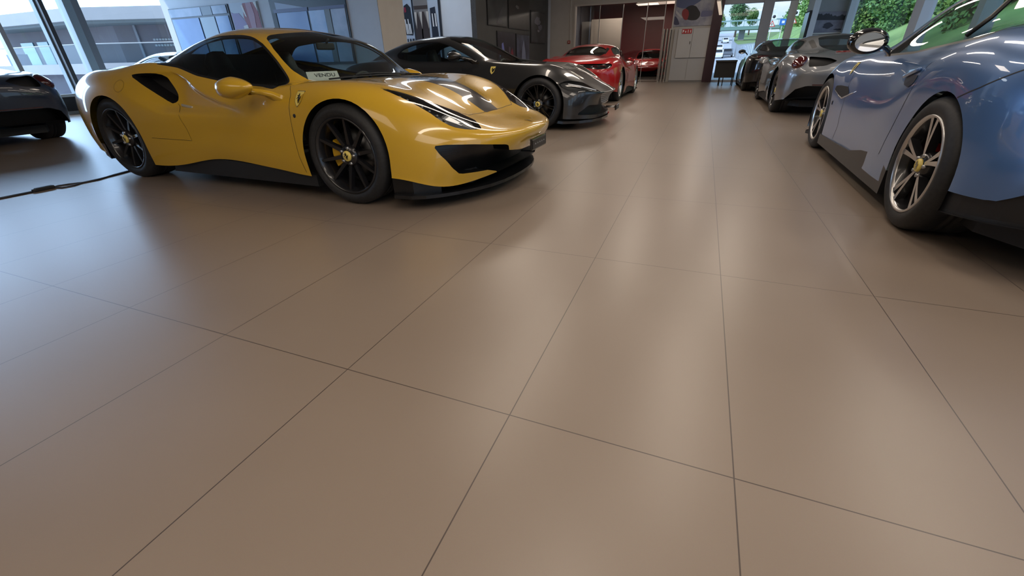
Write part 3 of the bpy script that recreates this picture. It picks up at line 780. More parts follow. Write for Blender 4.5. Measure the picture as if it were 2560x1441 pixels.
# front-engined grand tourer skin (same stations and lines)
GT = dict(
A=[(2.18,0,.14),(2.15,.35,.135),(2.06,.62,.135),(1.92,.84,.15),(1.70,.95,.16),(1.335,.955,.2),(.93,.94,.16),(.65,.935,.16),(.4,.93,.17),(-.1,.93,.17),(-.55,.945,.17),(-.95,.965,.17),(-1.335,.97,.2),(-1.72,.95,.22),(-2.05,.80,.25),(-2.2,.55,.27),(-2.24,.28,.27),(-2.25,0,.27)],
B=[(2.16,0,.31),(2.14,.35,.31),(2.07,.63,.31),(1.93,.855,.31),(1.68,.955,.32),(1.335,.97,.33),(.93,.955,.32),(.65,.945,.32),(.4,.94,.32),(-.1,.94,.33),(-.55,.955,.33),(-.95,.98,.33),(-1.335,.985,.33),(-1.72,.96,.34),(-2.08,.81,.38),(-2.22,.56,.4),(-2.27,.28,.4),(-2.28,0,.4)],
C=[(2.21,0,.42),(2.19,.35,.42),(2.10,.63,.42),(1.94,.84,.43),(1.67,.945,.45),(1.335,.975,.46),(.93,.955,.45),(.65,.945,.45),(.4,.94,.45),(-.1,.94,.45),(-.55,.955,.45),(-.95,.985,.46),(-1.335,.99,.47),(-1.72,.965,.48),(-2.10,.81,.5),(-2.24,.56,.53),(-2.28,.28,.53),(-2.29,0,.53)],
D=[(2.27,0,.475),(2.24,.36,.475),(2.12,.62,.49),(1.95,.80,.53),(1.66,.92,.58),(1.335,.965,.60),(.93,.945,.58),(.65,.935,.57),(.4,.93,.56),(-.1,.93,.56),(-.55,.945,.57),(-.95,.975,.59),(-1.335,.985,.62),(-1.72,.955,.62),(-2.09,.80,.64),(-2.23,.56,.66),(-2.27,.28,.66),(-2.28,0,.66)],
E=[(2.24,0,.495),(2.20,.34,.50),(2.07,.58,.525),(1.90,.75,.60),(1.62,.88,.69),(1.335,.93,.72),(.93,.915,.72),(.65,.91,.715),(.4,.905,.71),(-.1,.90,.71),(-.55,.91,.73),(-.95,.945,.76),(-1.335,.96,.79),(-1.72,.92,.79),(-2.07,.77,.80),(-2.2,.54,.82),(-2.25,.27,.82),(-2.26,0,.82)],
F=[(2.17,0,.535),(2.13,.31,.54),(2.01,.53,.57),(1.84,.66,.67),(1.58,.78,.775),(1.30,.84,.82),(.93,.86,.825),(.65,.865,.82),(.4,.86,.815),(-.1,.855,.815),(-.55,.86,.83),(-.95,.88,.86),(-1.335,.89,.885),(-1.7,.84,.88),(-2.02,.69,.87),(-2.14,.49,.87),(-2.19,.25,.87),(-2.2,0,.87)],
G=[(2.07,0,.58),(2.04,.27,.585),(1.94,.46,.62),(1.77,.58,.72),(1.53,.69,.83),(1.25,.74,.862),(.91,.77,.875),(.66,.79,.885),(.42,.79,.89),(-.1,.785,.895),(-.55,.775,.905),(-.95,.79,.92),(-1.33,.80,.93),(-1.65,.74,.925),(-1.92,.60,.91),(-2.04,.43,.90),(-2.08,.22,.90),(-2.09,0,.9)],
H=[(1.99,0,.62),(1.96,.21,.625),(1.86,.37,.66),(1.69,.47,.75),(1.47,.57,.835),(1.18,.60,.865),(.80,.68,.88),(.60,.71,.90),(.38,.725,.94),(-.1,.715,1.02),(-.55,.705,1.04),(-.95,.68,1.02),(-1.28,.64,.97),(-1.54,.58,.945),(-1.78,.48,.93),(-1.92,.35,.92),(-1.97,.18,.92),(-1.98,0,.92)],
I=[(1.92,0,.66),(1.89,.15,.665),(1.79,.28,.70),(1.62,.37,.775),(1.42,.44,.84),(1.12,.47,.868),(.72,.65,.885),(.52,.645,.93),(.32,.635,1.012),(-.1,.60,1.165),(-.55,.585,1.185),(-.95,.57,1.15),(-1.22,.53,1.10),(-1.46,.48,1.045),(-1.68,.39,.985),(-1.81,.28,.935),(-1.87,.14,.93),(-1.88,0,.93)],
J=[(1.85,0,.70),(1.82,.09,.705),(1.73,.17,.74),(1.56,.23,.80),(1.36,.27,.85),(1.07,.29,.872),(.80,.38,.89),(.56,.38,.955),(.33,.37,1.06),(-.1,.36,1.235),(-.55,.35,1.255),(-.95,.33,1.22),(-1.2,.30,1.165),(-1.42,.27,1.095),(-1.62,.22,1.03),(-1.75,.15,.975),(-1.77,.08,.945),(-1.78,0,.945)],
K=[(1.80,0,.725),(1.77,0,.735),(1.68,0,.77),(1.52,0,.815),(1.33,0,.855),(1.05,0,.873),(.83,0,.90),(.59,0,.97),(.35,0,1.08),(-.1,0,1.255),(-.55,0,1.275),(-.95,0,1.245),(-1.2,0,1.19),(-1.40,0,1.125),(-1.58,0,1.055),(-1.69,0,.995),(-1.70,0,.955),(-1.71,0,.95)])
def gt_surface(conv=False):
    G_ = grid_of(GT)
    if conv:      # taller convertible with a rising waist and a high tail
        X, Z = G_[..., 0], G_[..., 2]
        lift = np.interp(Z, [.60, .85, .95, 1.25], [0, .015, .035, .045])
        rear = np.interp(X, [-2.3, -1.6, -.6, .4], [1, 1, .55, 0])
        G_[..., 2] = Z+lift*np.interp(X, [.6, 1.0], [1, .1])+rear*np.interp(Z, [.65, .85], [0, .055])
        G_[..., 0] = np.where((X > -.3) & (X < .9) & (Z > .93), X+.02, X)
        fl = np.exp(-((X-1.25)/.38)**2)
        for li, k in ((4, .025), (5, .045), (6, .035), (7, .012)): G_[li, :, 2] += k*fl[li]
        G_[..., 1] = np.minimum(G_[..., 1], .945)
    return smooth_grid(spline_grid(G_, 8, 8), 10)
# ------------------------------------------------------------------ yellow mid-engined coupe
YEL = paint('paint_yellow', (.62, .365, .022), .25)
def arch_poly(cx, r, zc, ztop=None):
    p = [(cx+r*math.cos(a), zc+r*math.sin(a)) for a in [PI*k/24 for k in range(25)]]
    return p+[(cx-r*.97, 0), (cx+r*.97, 0)]
SW_P = [(-.72,.965),(-.60,1.03),(-.50,1.075),(-.40,1.10),(-.126,1.124),(.021,1.124),(.114,1.122),(.207,1.113),(.276,1.100),(.399,1.056),(.484,1.006),(.572,.938),(.651,.858),(.70,.800),(.672,.781),(.320,.803),(.034,.835),(-.222,.872),(-.455,.930)]
IN_P = [(-.942,.870),(-.874,.880),(-.785,.883),(-.688,.882),(-.619,.878),(-.579,.860),(-.536,.829),(-.464,.754),(-.444,.718),(-.443,.689),(-.451,.663),(-.476,.651),(-.528,.666),(-.624,.710),(-.733,.765),(-.846,.822)]
WS_P = [(.335,-.1),(.338,.2),(.348,.35),(.354,.49),(.375,.545),(.518,.622),(.613,.650),(.704,.664),(.82,.655),(.90,.625),(.985,.48),(1.045,.2),(1.055,-.1)]
COWL_P = [(.80,-.1),(.80,.66),(.93,.655),(1.06,.52),(1.14,.25),(1.155,-.1)]
HL_P = [(1.575,.775),(1.618,.746),(1.657,.720),(1.776,.655),(1.885,.562),(1.987,.462),(2.091,.448),(2.160,.508),(2.206,.556),(2.176,.612),(2.138,.658),(2.086,.702),(2.040,.724),(1.986,.734),(1.920,.736),(1.792,.757),(1.689,.771)]
FI_P = [(-.1,.315),(.191,.318),(.384,.345),(.43,.393),(.683,.427),(.80,.437),(.849,.433),(.836,.376),(.788,.286),(.738,.235),(.62,.228),(.52,.224),(.40,.19),(.37,.0),(-.1,0)]
ST_P = [(1.15,-.1),(1.15,.19),(1.45,.19),(1.70,.15),(1.85,.14),(2.025,.118),(2.025,-.1)]
def mid_cuts(S, arches=((1.335, .375), (-1.27, .375)), hl=True, stripe=False, front=True):
    for (cx, r) in arches: S.side('arch', arch_poly(cx, r, .345), .5)
    sym = lambda c, n: c[:, 0] > .2
    S.top('windscreen', WS_P, .6, cond=lambda c, n: (c[:, 2] > .7) & (c[:, 0] > .2))
    S.top('cowl', COWL_P, .6, cond=lambda c, n: (c[:, 2] > .6) & (c[:, 0] > .7))
    S.side('glass_side', rpoly(SW_P, .03), .35, cond=lambda c, n: (c[:, 1] > .45) & (c[:, 2] > .75), on=('body', 'windscreen'))
    S.side('seal', rpoly(SW_P, .03), .35, grow=.014, cond=lambda c, n: (c[:, 1] > .45) & (c[:, 2] > .75))
    S.side('intake', rpoly(IN_P, .03), .5)
    if hl: S.top('lamp', HL_P, .4, cond=lambda c, n: (c[:, 2] > .45) & (n[:, 2] > .2) & (c[:, 0] > 1.4))
    if front: S.front('front_intake', FI_P, 1.6, cond=lambda c, n: (c[:, 0] > 1.7) & (c[:, 2] < .46))
    if stripe: S.top('stripe', ST_P, .4, cond=lambda c, n: (c[:, 0] > 1.0) & (n[:, 2] > .3))
def rear_window_cut(S):
    S.top('rear_glass', [(-.42, -.1), (-.42, .36), (-.70, .36), (-1.02, .30), (-1.12, .24), (-1.15, -.1)], .8, cond=lambda c, n: (c[:, 0] < -.3) & (c[:, 2] > .85))
S = Surf(pista_surface())
PR = Probe(S)
mid_cuts(S, stripe=True)
rear_window_cut(S)
yel = thing('sports_car', 'yellow sports car with a black hood stripe and black ten-spoke wheels', 'car', (-3.535, 3.363, 0), R(-1.0576), 'cars on show')
V, T, N = S.take('body'); tri_obj('body', V, T, YEL, yel, N)
glass_parts(yel, S, 'windscreen', 'windscreen', GLW, False)
glass_parts(yel, S, 'glass_side', 'side_window', GLS)
glass_parts(yel, S, 'rear_glass', 'rear_window', GLS, False)
glass_parts(yel, S, 'seal', 'window_seal', SEAL)
V, T, N = S.take('cowl'); tri_obj('wiper_cowl', V-N*.006, T, MATTE, yel, N)
V, T, N = S.take('stripe'); tri_obj('hood_stripe', V, T, mat('stripe_black', (.012, .012, .013), .3, 0, 1), yel, N)
pocket_parts(yel, S, 'intake', 'side_intake', PIT, .13, (.35, -.9, -.1))
pocket_parts(yel, S, 'front_intake', 'front_intake', mat('intake_gloss', (.006, .006, .007), .3), .13, (-1, -.1, 0), False)
def headlamps(car, S, leds=True):
    for sd in (1, -1):
        V, T, N = S.take('lamp', (sd,))
        V2, T2 = S.pocket('lamp', .055, (-.35, -.1, -.9), (sd,))
        o = tri_obj('headlight', V2, T2, mat('lamp_bowl', (.012, .012, .013), .3), car, None, False)
        tri_obj('lamp_cover', V, T, LAMPG, o, N)
        if leds:
            for k in range(7):
                t = k/6; x, y = 1.70+.30*t, .738-.05*t
                mb = MB(); p, n = PR.top(x, y*sd); mb.ball(tuple(p-n*.022), (.014, .010, .010), 10, 6)
                mb.obj('led', mat('led_lens', (.25, .25, .26), .2, .6), o)
            mb = MB(); skin_patch(mb, PR, rpoly([(2.02, .525*sd), (2.10, .51*sd), (2.17, .557*sd), (2.156, .612*sd), (2.12, .655*sd), (2.047, .703*sd), (1.975, .69*sd), (1.97, .63*sd)], .02), 'top', 1, -.016)
            mb.obj('main_lens', mat('lens_grey', (.10, .10, .105), .25, 0, 1), o)
            mb = MB(); p, n = PR.top(2.07, .60*sd)
            mb.lathe([(0, .02), (.03, .015), (.042, 0), (.05, -.03)], 20, 'z', 0, tuple(p-n*.035)); mb.obj('projector_lens', mat('lamp_lens', (.3, .31, .32), .12, .7), o)
headlamps(yel, S)
lining(yel, S, ('body',), .74, .03, -1.0, .95)
wells(yel, (1.335, -1.27), .40)
floor_pan(yel, -2.05, 2.1, .13)
cabin(yel, -.30, .58, .22, 1.02, .78, .34, .60)
for (x, r, w, y) in ((1.316, .345, .25, .825), (-1.285, .35, .30, .80)):
    for sd in (-1, 1): add_wheel(yel, 'ten', x, y*sd-.0, r, r, w, (.75, .42, .02), sd, .12)
for sd in (-1, 1):
    door_mirror(yel, YEL, (.53, 1.045, .785), (.17, .095, .072), (.79, .90, .705), sd)
    emblem(yel, PR, .985, .715, sd, .092, .25)
    mb = MB(); p, n = PR.side(-.32, .635, sd); mb.box(tuple(p+n*.004), (.13, .014, .022), 0, Euler((0, .13, 0)).to_matrix(), .006); mb.obj('door_handle', mat('handle_bright', (.6, .55, .45), .2, .3, 1), yel)
    mb = MB(); p, n = PR.side(.933, .603, sd); mb.ball(tuple(p), (.014, .006, .014)); mb.obj('side_marker', MATTE, yel)
    mb = MB(); mb.prism([(.98, .10), (.98, .185), (.70, .20), (.40, .222), (-.05, .24), (-.30, .26), (-.50, .18), (-.70, .15), (-.72, .10)], .87*sd, .925*sd, 'y'); mb.obj('side_skirt', MATTE, yel)
GAP = mat('gap_dark', (.05, .03, .005), .6)
for sd in (-1, 1):
    for nm, pts, md, w in (('door_gap', [(.83, .80), (.875, .76), (.892, .733), (.885, .653), (.889, .576), (.892, .469), (.899, .33), (.926, .21)], 'side', .004), ('door_gap', [(-.44, .655), (-.36, .60), (-.30, .48), (-.285, .383), (-.766, .389)], 'side', .003), ('hood_gap', [(2.02, 0), (2.013, .30), (2.024, .40), (1.985, .455), (1.89, .56), (1.787, .668), (1.67, .728), (1.57, .765)], 'top', .005), ('fuel_flap_gap', [(-1.04+.055*math.cos(a), .79+.045*math.sin(a)) for a in [2*PI*k/20 for k in range(21)]], 'side', .002)):
        mb = MB(); ribbon(mb, PR, pts, md, sd, w); mb.obj(nm, GAP, yel)
mb = MB(); V = []
OUT = [(2.27, 0), (2.265, .15), (2.25, .30), (2.21, .46), (2.15, .60), (2.08, .72), (2.00, .82), (1.92, .895), (1.83, .94), (1.70, .955), (1.66, .90), (1.70, .5), (1.70, 0)]
mb.prism(OUT[:-1]+[(x, -y) for x, y in OUT[-2:0:-1]], .085, .108, 'z')
mb.prism([(1.66, .90), (1.82, .89), (1.97, .77), (1.66, .77)], .105, .235, 'z'); mb.prism([(1.66, -.90), (1.82, -.89), (1.97, -.77), (1.66, -.77)], .105, .235, 'z')
mb.obj('front_splitter', mat('splitter_black', (.010, .010, .011), .3), yel)
mb = MB(); mb.prism([(-1.72, .90), (-2.0, .80), (-2.12, .5), (-2.14, 0), (-2.12, -.5), (-2.0, -.80), (-1.72, -.90), (-1.6, 0)], .14, .30, 'z'); mb.obj('rear_diffuser', BLACK, yel)
plate(yel, (2.415, 0.0, .345), 0, .32, .085)
mb = MB()
skin_patch(mb, PR, [(-.5, -.28), (.5, -.28), (.5, .28), (-.5, .28)], 'top', 1, .002, 0, (2.335, 0), .065)
skin_patch(mb, PR, [(b*.9, a*.45) for a, b in HORSE], 'top', 1, .003, 1, (2.335, 0), .055)
mb.obj('nose_emblem', [mat('emblem_rim', (.45, .26, .03), .3, 0, 1), MATTE], yel)
for sd in (1, -1):
    mb = MB(); skin_patch(mb, PR, [(math.cos(2*PI*k/20), math.sin(2*PI*k/20)) for k in range(20)], 'end', -1, .01, 0, (.60*sd, .70), .075)
    if mb.v: mb.obj('tail_light', mat('lamp_red', (.25, .005, .005), .15, 0, 1), yel)
wiper(yel, PR, [(1.08, .45), (1.02, .25), (.985, -.05), (.97, -.30)]); wiper(yel, PR, [(1.10, .10), (1.05, -.15), (.97, -.45), (.93, -.55)])
mb = MB(); mb.box((.43, 0, 1.055), (.03, .20, .055), 0, None, .012); mb.tube([(.45, 0, 1.08), (.48, 0, 1.11)], .01); mb.obj('rear_view_mirror', MATTE, yel)
# ------------------------------------------------------------------ mid-engined cars seen from elsewhere
def mid_car(name, label, cat, loc, rz, paint_m, wheel='ten', rear='round', wheel_spin=.2, calc=(.55, .02, .02), plate_on=False, roof=None, leds=False):
    D = pista_surface()
    S = Surf(D); pr = Probe(S)
    S.front('diffuser', [(-.1, .46), (.62, .46), (.75, .41), (.86, .25), (.87, 0), (-.1, 0)], 1.5, sign=-1, cond=lambda c, n: c[:, 0] < -1.80)
    if rear == 'strip':
        S.front('tail_strip', rpoly([(-.1, .795), (.80, .795), (.84, .76), (.80, .70), (.55, .685), (.30, .72), (-.1, .725)], .03), 1.5, sign=-1, cond=lambda c, n: c[:, 0] < -1.70)
    else:
        S.front('tail_vent', rpoly([(.66, .865), (.40, .84), (.30, .80), (.45, .735), (.66, .72)], .03), 1.5, sign=-1, cond=lambda c, n: c[:, 0] < -1.75)
    mid_cuts(S, hl=(rear == 'front'))
    if rear == 'strip':
        S.top('rear_glass', rpoly([(-.60, -.1), (-.60, .30), (-.68, .44), (-.90, .47), (-1.40, .42), (-1.45, -.1)], .05), .8, cond=lambda c, n: (c[:, 0] < -.3) & (c[:, 2] > .85))
    else:
        S.top('rear_glass', rpoly([(-.50, -.1), (-.52, .36), (-.95, .39), (-1.62, .29), (-1.70, -.1)], .05), .8, cond=lambda c, n: (c[:, 0] < -.3) & (c[:, 2] > .85))
    S.top('quarter_glass', [(-.50, .43), (-.56, .50), (-1.0, .49), (-1.02, .42)], .8, cond=lambda c, n: (c[:, 0] < -.4) & (c[:, 2] > .85))
    car = thing(name, label, cat, loc, rz, 'cars on show')
    V, T, N = S.take('body'); tri_obj('body', V, T, paint_m, car, N)
    glass_parts(car, S, 'windscreen', 'windscreen', GLW, False)
    glass_parts(car, S, 'glass_side', 'side_window', GLS)
    glass_parts(car, S, 'rear_glass', 'rear_window', glass('rear_glass_grey', (.35, .38, .38), 1, 1.5), False)
    glass_parts(car, S, 'seal', 'window_seal', SEAL)
    glass_parts(car, S, 'quarter_glass', 'quarter_vent', SEAL)
    V, T, N = S.take('cowl'); tri_obj('wiper_cowl', V-N*.006, T, MATTE, car, N)
    pocket_parts(car, S, 'intake', 'side_intake', PIT, .13, (.35, -.9, -.1))
    pocket_parts(car, S, 'front_intake', 'front_intake', PIT, .13, (-1, -.1, 0), False)
    pocket_parts(car, S, 'diffuser', 'rear_diffuser', PIT, .20, (1, 0, .05), False)
    if rear == 'strip':
        pocket_parts(car, S, 'tail_strip', 'tail_panel', BLACK, .03, (1, 0, 0), False)
        for sd in (1, -1):
            for k in (0, 1):
                mb = MB(); p, n = pr.end((.50+.16*k)*sd, .745, -1)
                mb.box(tuple(p+Vector((.015, 0, 0))), (.02, .13, .045), 0, None, .009); mb.obj('tail_light', mat('lamp_smoked', (.05, .012, .012), .15, 0, 1), car)
    else:
        pocket_parts(car, S, 'tail_vent', 'tail_vent', PIT, .08, (1, 0, 0))
        for sd in (1, -1):
            mb = MB(); p, n = pr.end(.775*sd, .795, -1)
            q = n.to_track_quat('Z', 'Y').to_matrix()
            prof = [(0, .04), (.045, .038), (.085, .026), (.104, .006), (.112, -.03)]
            V = []; F = []
            for k in range(32):
                t = 2*PI*k/32
                for (r, h) in prof: V.append(p+q @ Vector((r*math.cos(t), r*math.sin(t), h)))
            m = len(prof)
            for k in range(32):
                for i in range(m-1): F.append((k*m+i, k*m+i+1, ((k+1) % 32)*m+i+1, ((k+1) % 32)*m+i))
            mb.add(V, F, 0, True); mb.obj('tail_light', mat('lamp_dark_red', (.06, .003, .004), .08, 0, 1), car)
        mb = MB()
        ribbon(mb, pr, [(-.55, .475), (.55, .475)], 'end', -1, .012, .004)
        mb.obj('reflector_strip', mat('lamp_dark_red', (.06, .003, .004), .08, 0, 1), car)
        mb = MB(); P = [pr.top(-1.72+.03*abs(y), y)[0]+Vector((0, 0, .006)) for y in (-.28, -.14, 0, .14, .28)]
        mb.tube(P, .008, 6); mb.obj('brake_light', mat('lamp_red', (.25, .005, .005), .15, 0, 1), car)
    if rear == 'front':
        for sd in (1, -1):
            V, T, N = S.take('lamp', (sd,)); V2, T2 = S.pocket('lamp', .05, (-.35, -.1, -.9), (sd,))
            o = tri_obj('headlight', V2, T2, mat('lamp_bowl', (.012, .012, .013), .3), car, None, False); tri_obj('lamp_cover', V, T, LAMPG, o, N)
    lining(car, S, ('body',), .74, .03, -1.7, .95)
    wells(car, (1.335, -1.27), .40)
    floor_pan(car, -1.80, 2.1, .13)
    cabin(car, -.30, .58, .22, 1.00, .78, .34, .60)
    for (x, r, w, y) in ((1.316, .345, .25, .825), (-1.285, .35, .30, .80)):
        for sd in (-1, 1): add_wheel(car, wheel, x, y*sd, r, r, w, calc, sd, wheel_spin)
    for sd in (-1, 1):
        door_mirror(car, paint_m, (.30, 1.045, .80), (.115, .095, .062), (.62, .88, .725), sd)
        mb = MB(); mb.prism([(.98, .10), (.98, .185), (.70, .20), (.40, .222), (-.05, .24), (-.30, .26), (-.50, .18), (-.70, .15), (-.72, .10)], .87*sd, .925*sd, 'y'); mb.obj('side_skirt', MATTE, car)
        mb = MB(); p, n = pr.side(-.32, .635, sd); mb.box(tuple(p+n*.004), (.13, .014, .022), 0, Euler((0, .13, 0)).to_matrix(), .006); mb.obj('door_handle', SATIN, car)
    mb = MB(); OUT = [(2.27, 0), (2.25, .30), (2.15, .60), (2.00, .82), (1.83, .95), (1.66, .90), (1.70, 0)]
    mb.prism(OUT[:-1]+[(x, -y) for x, y in OUT[-2:0:-1]], .085, .115, 'z'); mb.obj('front_splitter', BLACK, car)
    for sd in (-1, 1):
        mb = MB(); ribbon(mb, pr, [(.83, .80), (.875, .76), (.892, .733), (.885, .653), (.889, .576), (.892, .469), (.899, .33), (.926, .21)], 'side', sd, .005)
        mb.obj('door_gap', mat('gap_black', (.01, .01, .01), .6), car)
    return car, S, pr
SILVER = paint('paint_silver', (.20, .21, .225), .32, .55)
sil_c, _, _p = mid_car('sports_car', 'silver grey sports coupe seen from behind, round tail lights with black vents', 'car', (2.15, 10.6, 0), R(90), SILVER, 'multi')
RED = paint('paint_red', (.42, .008, .010), .25)
red_c, _, _p = mid_car('sports_car', 'red sports coupe seen from behind, nose towards the wide opening', 'car', (-2.68, 12.35, 0), R(90), RED, 'silver', 'strip')
rf_c, _, _p = mid_car('sports_car', 'red sports car facing forward inside the opening, standing in for a reflection in the glass', 'car', (-2.38, 24.2, 0), R(-90), RED, 'ten', 'front')  # the mirrored car in the partition glass, built as a solid one
DKBLUE = paint('paint_midnight', (.010, .020, .046), .35)
lf_c, _, _p = mid_car('sports_car', 'midnight dark sports car at the far left edge by the glass facade', 'car', (-10.47, 2.9, 0), R(180), DKBLUE, 'ten')
PEARL = paint('paint_pearl', (.55, .62, .60), .25)
wh_c, _, _p = mid_car('sports_car', 'pale pearl sports car mostly hidden behind the yellow car', 'car', (-10.75, 7.2, 0), 0, PEARL, 'ten')

# ------------------------------------------------------------------ front-engined cars
GSW = [(-1.10,1.02),(-1.0,1.09),(-.85,1.14),(-.638,1.178),(-.356,1.170),(-.20,1.135),(-.134,1.112),(.134,1.000),(.30,.925),(.35,.905),(-.036,.908),(-.759,.922),(-1.02,.965)]
GWS = [(-.28,-.1),(-.27,.35),(-.24,.48),(-.17,.545),(.07,.600),(.3,.625),(.5,.635),(.72,.635),(.82,.55),(.92,.3),(.95,-.1)]
def gt_car(name, label, loc, rz, paint_m, conv, wheel, calc, spin=.2, sw=GSW, seat_mat=None, tail=False, arches=((1.345, .378), (-1.32, .385)), ycap=.0):
    S = Surf(gt_surface(conv)); pr = Probe(S)
    for (cx, r) in arches: S.side('arch', arch_poly(cx, r, .345), .5)
    S.top('windscreen', [(x+(.04 if conv else 0), y) for x, y in GWS], .6, cond=lambda c, n: (c[:, 2] > .86) & (c[:, 0] > -.4))
    S.side('glass_side', rpoly(sw, .03), .35, cond=lambda c, n: (c[:, 1] > .45) & (c[:, 2] > .85), on=('body', 'windscreen'))
    S.side('seal', rpoly(sw, .03), .35, grow=.016, cond=lambda c, n: (c[:, 1] > .45) & (c[:, 2] > .85))
    if conv: S.front('diffuser', [(-.1, .50), (.66, .50), (.77, .45), (.86, .34), (.99, .312), (1.2, .3), (1.2, 0), (-.1, 0)], 1.5, sign=-1, cond=lambda c, n: c[:, 0] < -1.70)
    S.front('grille', rpoly([(-.1, .488), (.44, .488), (.52, .452), (.46, .40), (.33, .325), (-.1, .318)], .02), 1.8, cond=lambda c, n: c[:, 0] > 1.9)
    S.front('low_intake', rpoly([(-.1, .30), (.313, .30), (.72, .325), (.85, .235), (.86, .205), (.5, .175), (-.1, .17)], .04), 1.7, cond=lambda c, n: c[:, 0] > 1.75)
    S.front('lamp', rpoly([(.924, .600), (.886, .636), (.821, .645), (.65, .612), (.583, .556), (.535, .490), (.59, .455), (.839, .494), (.902, .511), (.915, .55)], .02), 1.4, cond=lambda c, n: (c[:, 0] > 1.45) & (c[:, 2] > .44))
    S.top('rear_glass', rpoly([(-.75, -.1), (-.76, .36), (-1.15, .40), (-1.50, .34), (-1.55, -.1)], .05), .9, cond=lambda c, n: c[:, 0] < -.6)
    car = thing(name, label, 'car', loc, rz, 'cars on show')
    V, T, N = S.take('body'); tri_obj('body', V, T, paint_m, car, N)
    glass_parts(car, S, 'windscreen', 'windscreen', GLW, False)
    glass_parts(car, S, 'glass_side', 'side_window', glass('gt_side_glass', (.62, .74, .72), 1.0, 1.5) if conv else GLS)
    glass_parts(car, S, 'rear_glass', 'rear_window', GLS, False)
    glass_parts(car, S, 'seal', 'window_seal', SEAL)
    V, T, N = S.take('grille')
    gm = mat('grille_mesh', (.40, .37, .34), .6, 0)
    if len(gm.node_tree.nodes) < 4:
        nt = gm.node_tree; b = nt.nodes['Principled BSDF']; tc = nt.nodes.new('ShaderNodeTexCoord'); mp = nt.nodes.new('ShaderNodeMapping'); vo = nt.nodes.new('ShaderNodeTexVoronoi')
        mp.inputs['Scale'].default_value = (0, 26, 34); vo.inputs['Randomness'].default_value = 0; vo.inputs['Scale'].default_value = 1
        lt = nt.nodes.new('ShaderNodeMath'); lt.operation = 'LESS_THAN'; lt.inputs[1].default_value = .33; mx = nt.nodes.new('ShaderNodeMixRGB'); mx.inputs[1].default_value = (.42, .39, .36, 1); mx.inputs[2].default_value = (.004, .004, .004, 1)
        nt.links.new(tc.outputs['Object'], mp.inputs[0]); nt.links.new(mp.outputs[0], vo.inputs['Vector']); nt.links.new(vo.outputs['Distance'], lt.inputs[0]); nt.links.new(lt.outputs[0], mx.inputs[0]); nt.links.new(mx.outputs[0], b.inputs['Base Color'])
    tri_obj('grille', V-N*.004, T, gm, car, N)
    pocket_parts(car, S, 'low_intake', 'lower_intake', PIT, .10, (-1, -.1, 0), False)
    if conv: pocket_parts(car, S, 'diffuser', 'rear_bumper', mat('bumper_black', (.010, .010, .011), .5), .018, (1, -.6, 0), False)
    for sd in (1, -1):
        V, T, N = S.take('lamp', (sd,)); V2, T2 = S.pocket('lamp', .04, (-.6, -.5, -.3), (sd,))
        o = tri_obj('headlight', V2, T2, mat('lamp_bowl', (.012, .012, .013), .3), car, None, False); tri_obj('lamp_cover', V, T, LAMPG, o, N)
        mb = MB(); P = [pr.end(y*sd, z)[0] for y, z in ((.60, .508), (.70, .54), (.80, .575), (.87, .60))]
        mb.tube([p+Vector((-.004, -.003*sd, 0)) for p in P], .009, 6); mb.obj('light_bar', mat('drl_bar', (.85, .88, .92), .3), o)
    lining(car, S, ('body',), .82, .03, -1.8, .70)
    wells(car, (arches[0][0], arches[1][0]), arches[0][1]+.02)
    floor_pan(car, -2.05, 1.95, .13)
    cabin(car, -.42, .42, .24, .98 if conv else 1.06, .86, .36, .62, seat_mat, .36, -1.0)
    for (x, r, w, y) in ((1.335, .345, .25, .815+ycap), (-1.335, .355, .29, .80+ycap)):
        for sd in (-1, 1): add_wheel(car, wheel, x, y*sd, r, r, w, calc, sd, spin)
    for sd in (-1, 1):
        emblem(car, pr, .64 if not conv else .72, .79, sd, .095, .15)
        mb = MB(); mb.prism([(.98, .10), (.98, .19), (.4, .20), (-.1, .215), (-.4, .27), (-.7, .30), (-.9, .28), (-1.0, .25), (-1.0, .10)] if conv else [(.98, .09), (.98, .17), (-.9, .17), (-.95, .09)], .86*sd, (.945 if conv else .935)*sd, 'y'); mb.obj('side_skirt', SATIN, car)
        mb = MB(); pts = [(.70, .83), (.625, .755), (.60, .69), (.50, .48), (.44, .33), (.50, .215)]
        GB = mat('gap_black', (.01, .01, .01), .6)
        ribbon(mb, pr, pts, 'side', sd, .005); mb.obj('door_gap', GB, car)
        mb = MB(); ribbon(mb, pr, [(-.98, .86), (-.942, .809), (-.919, .718), (-.87, .60), (-.80, .40), (-.78, .31)], 'side', sd, .005); mb.obj('door_gap', GB, car)
        if conv: mb = MB(); ribbon(mb, pr, [(-1.52, .715), (-1.655, .766), (-1.813, .842), (-1.95, .90)], 'side', sd, .006); mb.obj('bumper_gap', GB, car)
    if tail:
        for sd in (1, -1):
            mb = MB(); p, n = pr.end(.62*sd, .84, -1); mb.box(tuple(p), (.03, .30, .06), 0, None, .012); mb.obj('tail_light', mat('lamp_dark_red', (.06, .003, .004), .08, 0, 1), car)
    mb = MB(); OUT = [(2.20, 0), (2.17, .35), (2.08, .62), (1.93, .83), (1.72, .94), (1.60, .88), (1.62, 0)]
    mb.prism(OUT[:-1]+[(x, -y) for x, y in OUT[-2:0:-1]], .09, .125, 'z'); mb.obj('front_splitter', BLACK, car)
    return car, S, pr
CHAR = paint('paint_charcoal', (.022, .022, .023), .3, .3)
rom, S, pr = gt_car('sports_car', 'charcoal grey coupe with meshed nose parked behind the yellow car', (-3.484, 7.135, 0), R(1.5), CHAR, False, 'multi', (.05, .05, .05))
for sd in (-1, 1): door_mirror(rom, CHAR, (.10, 1.02, .975), (.12, .10, .06), (.36, .84, .89), sd, 0, BLACK)
plate(rom, (2.33, .02, .24), 0, .28, .075)
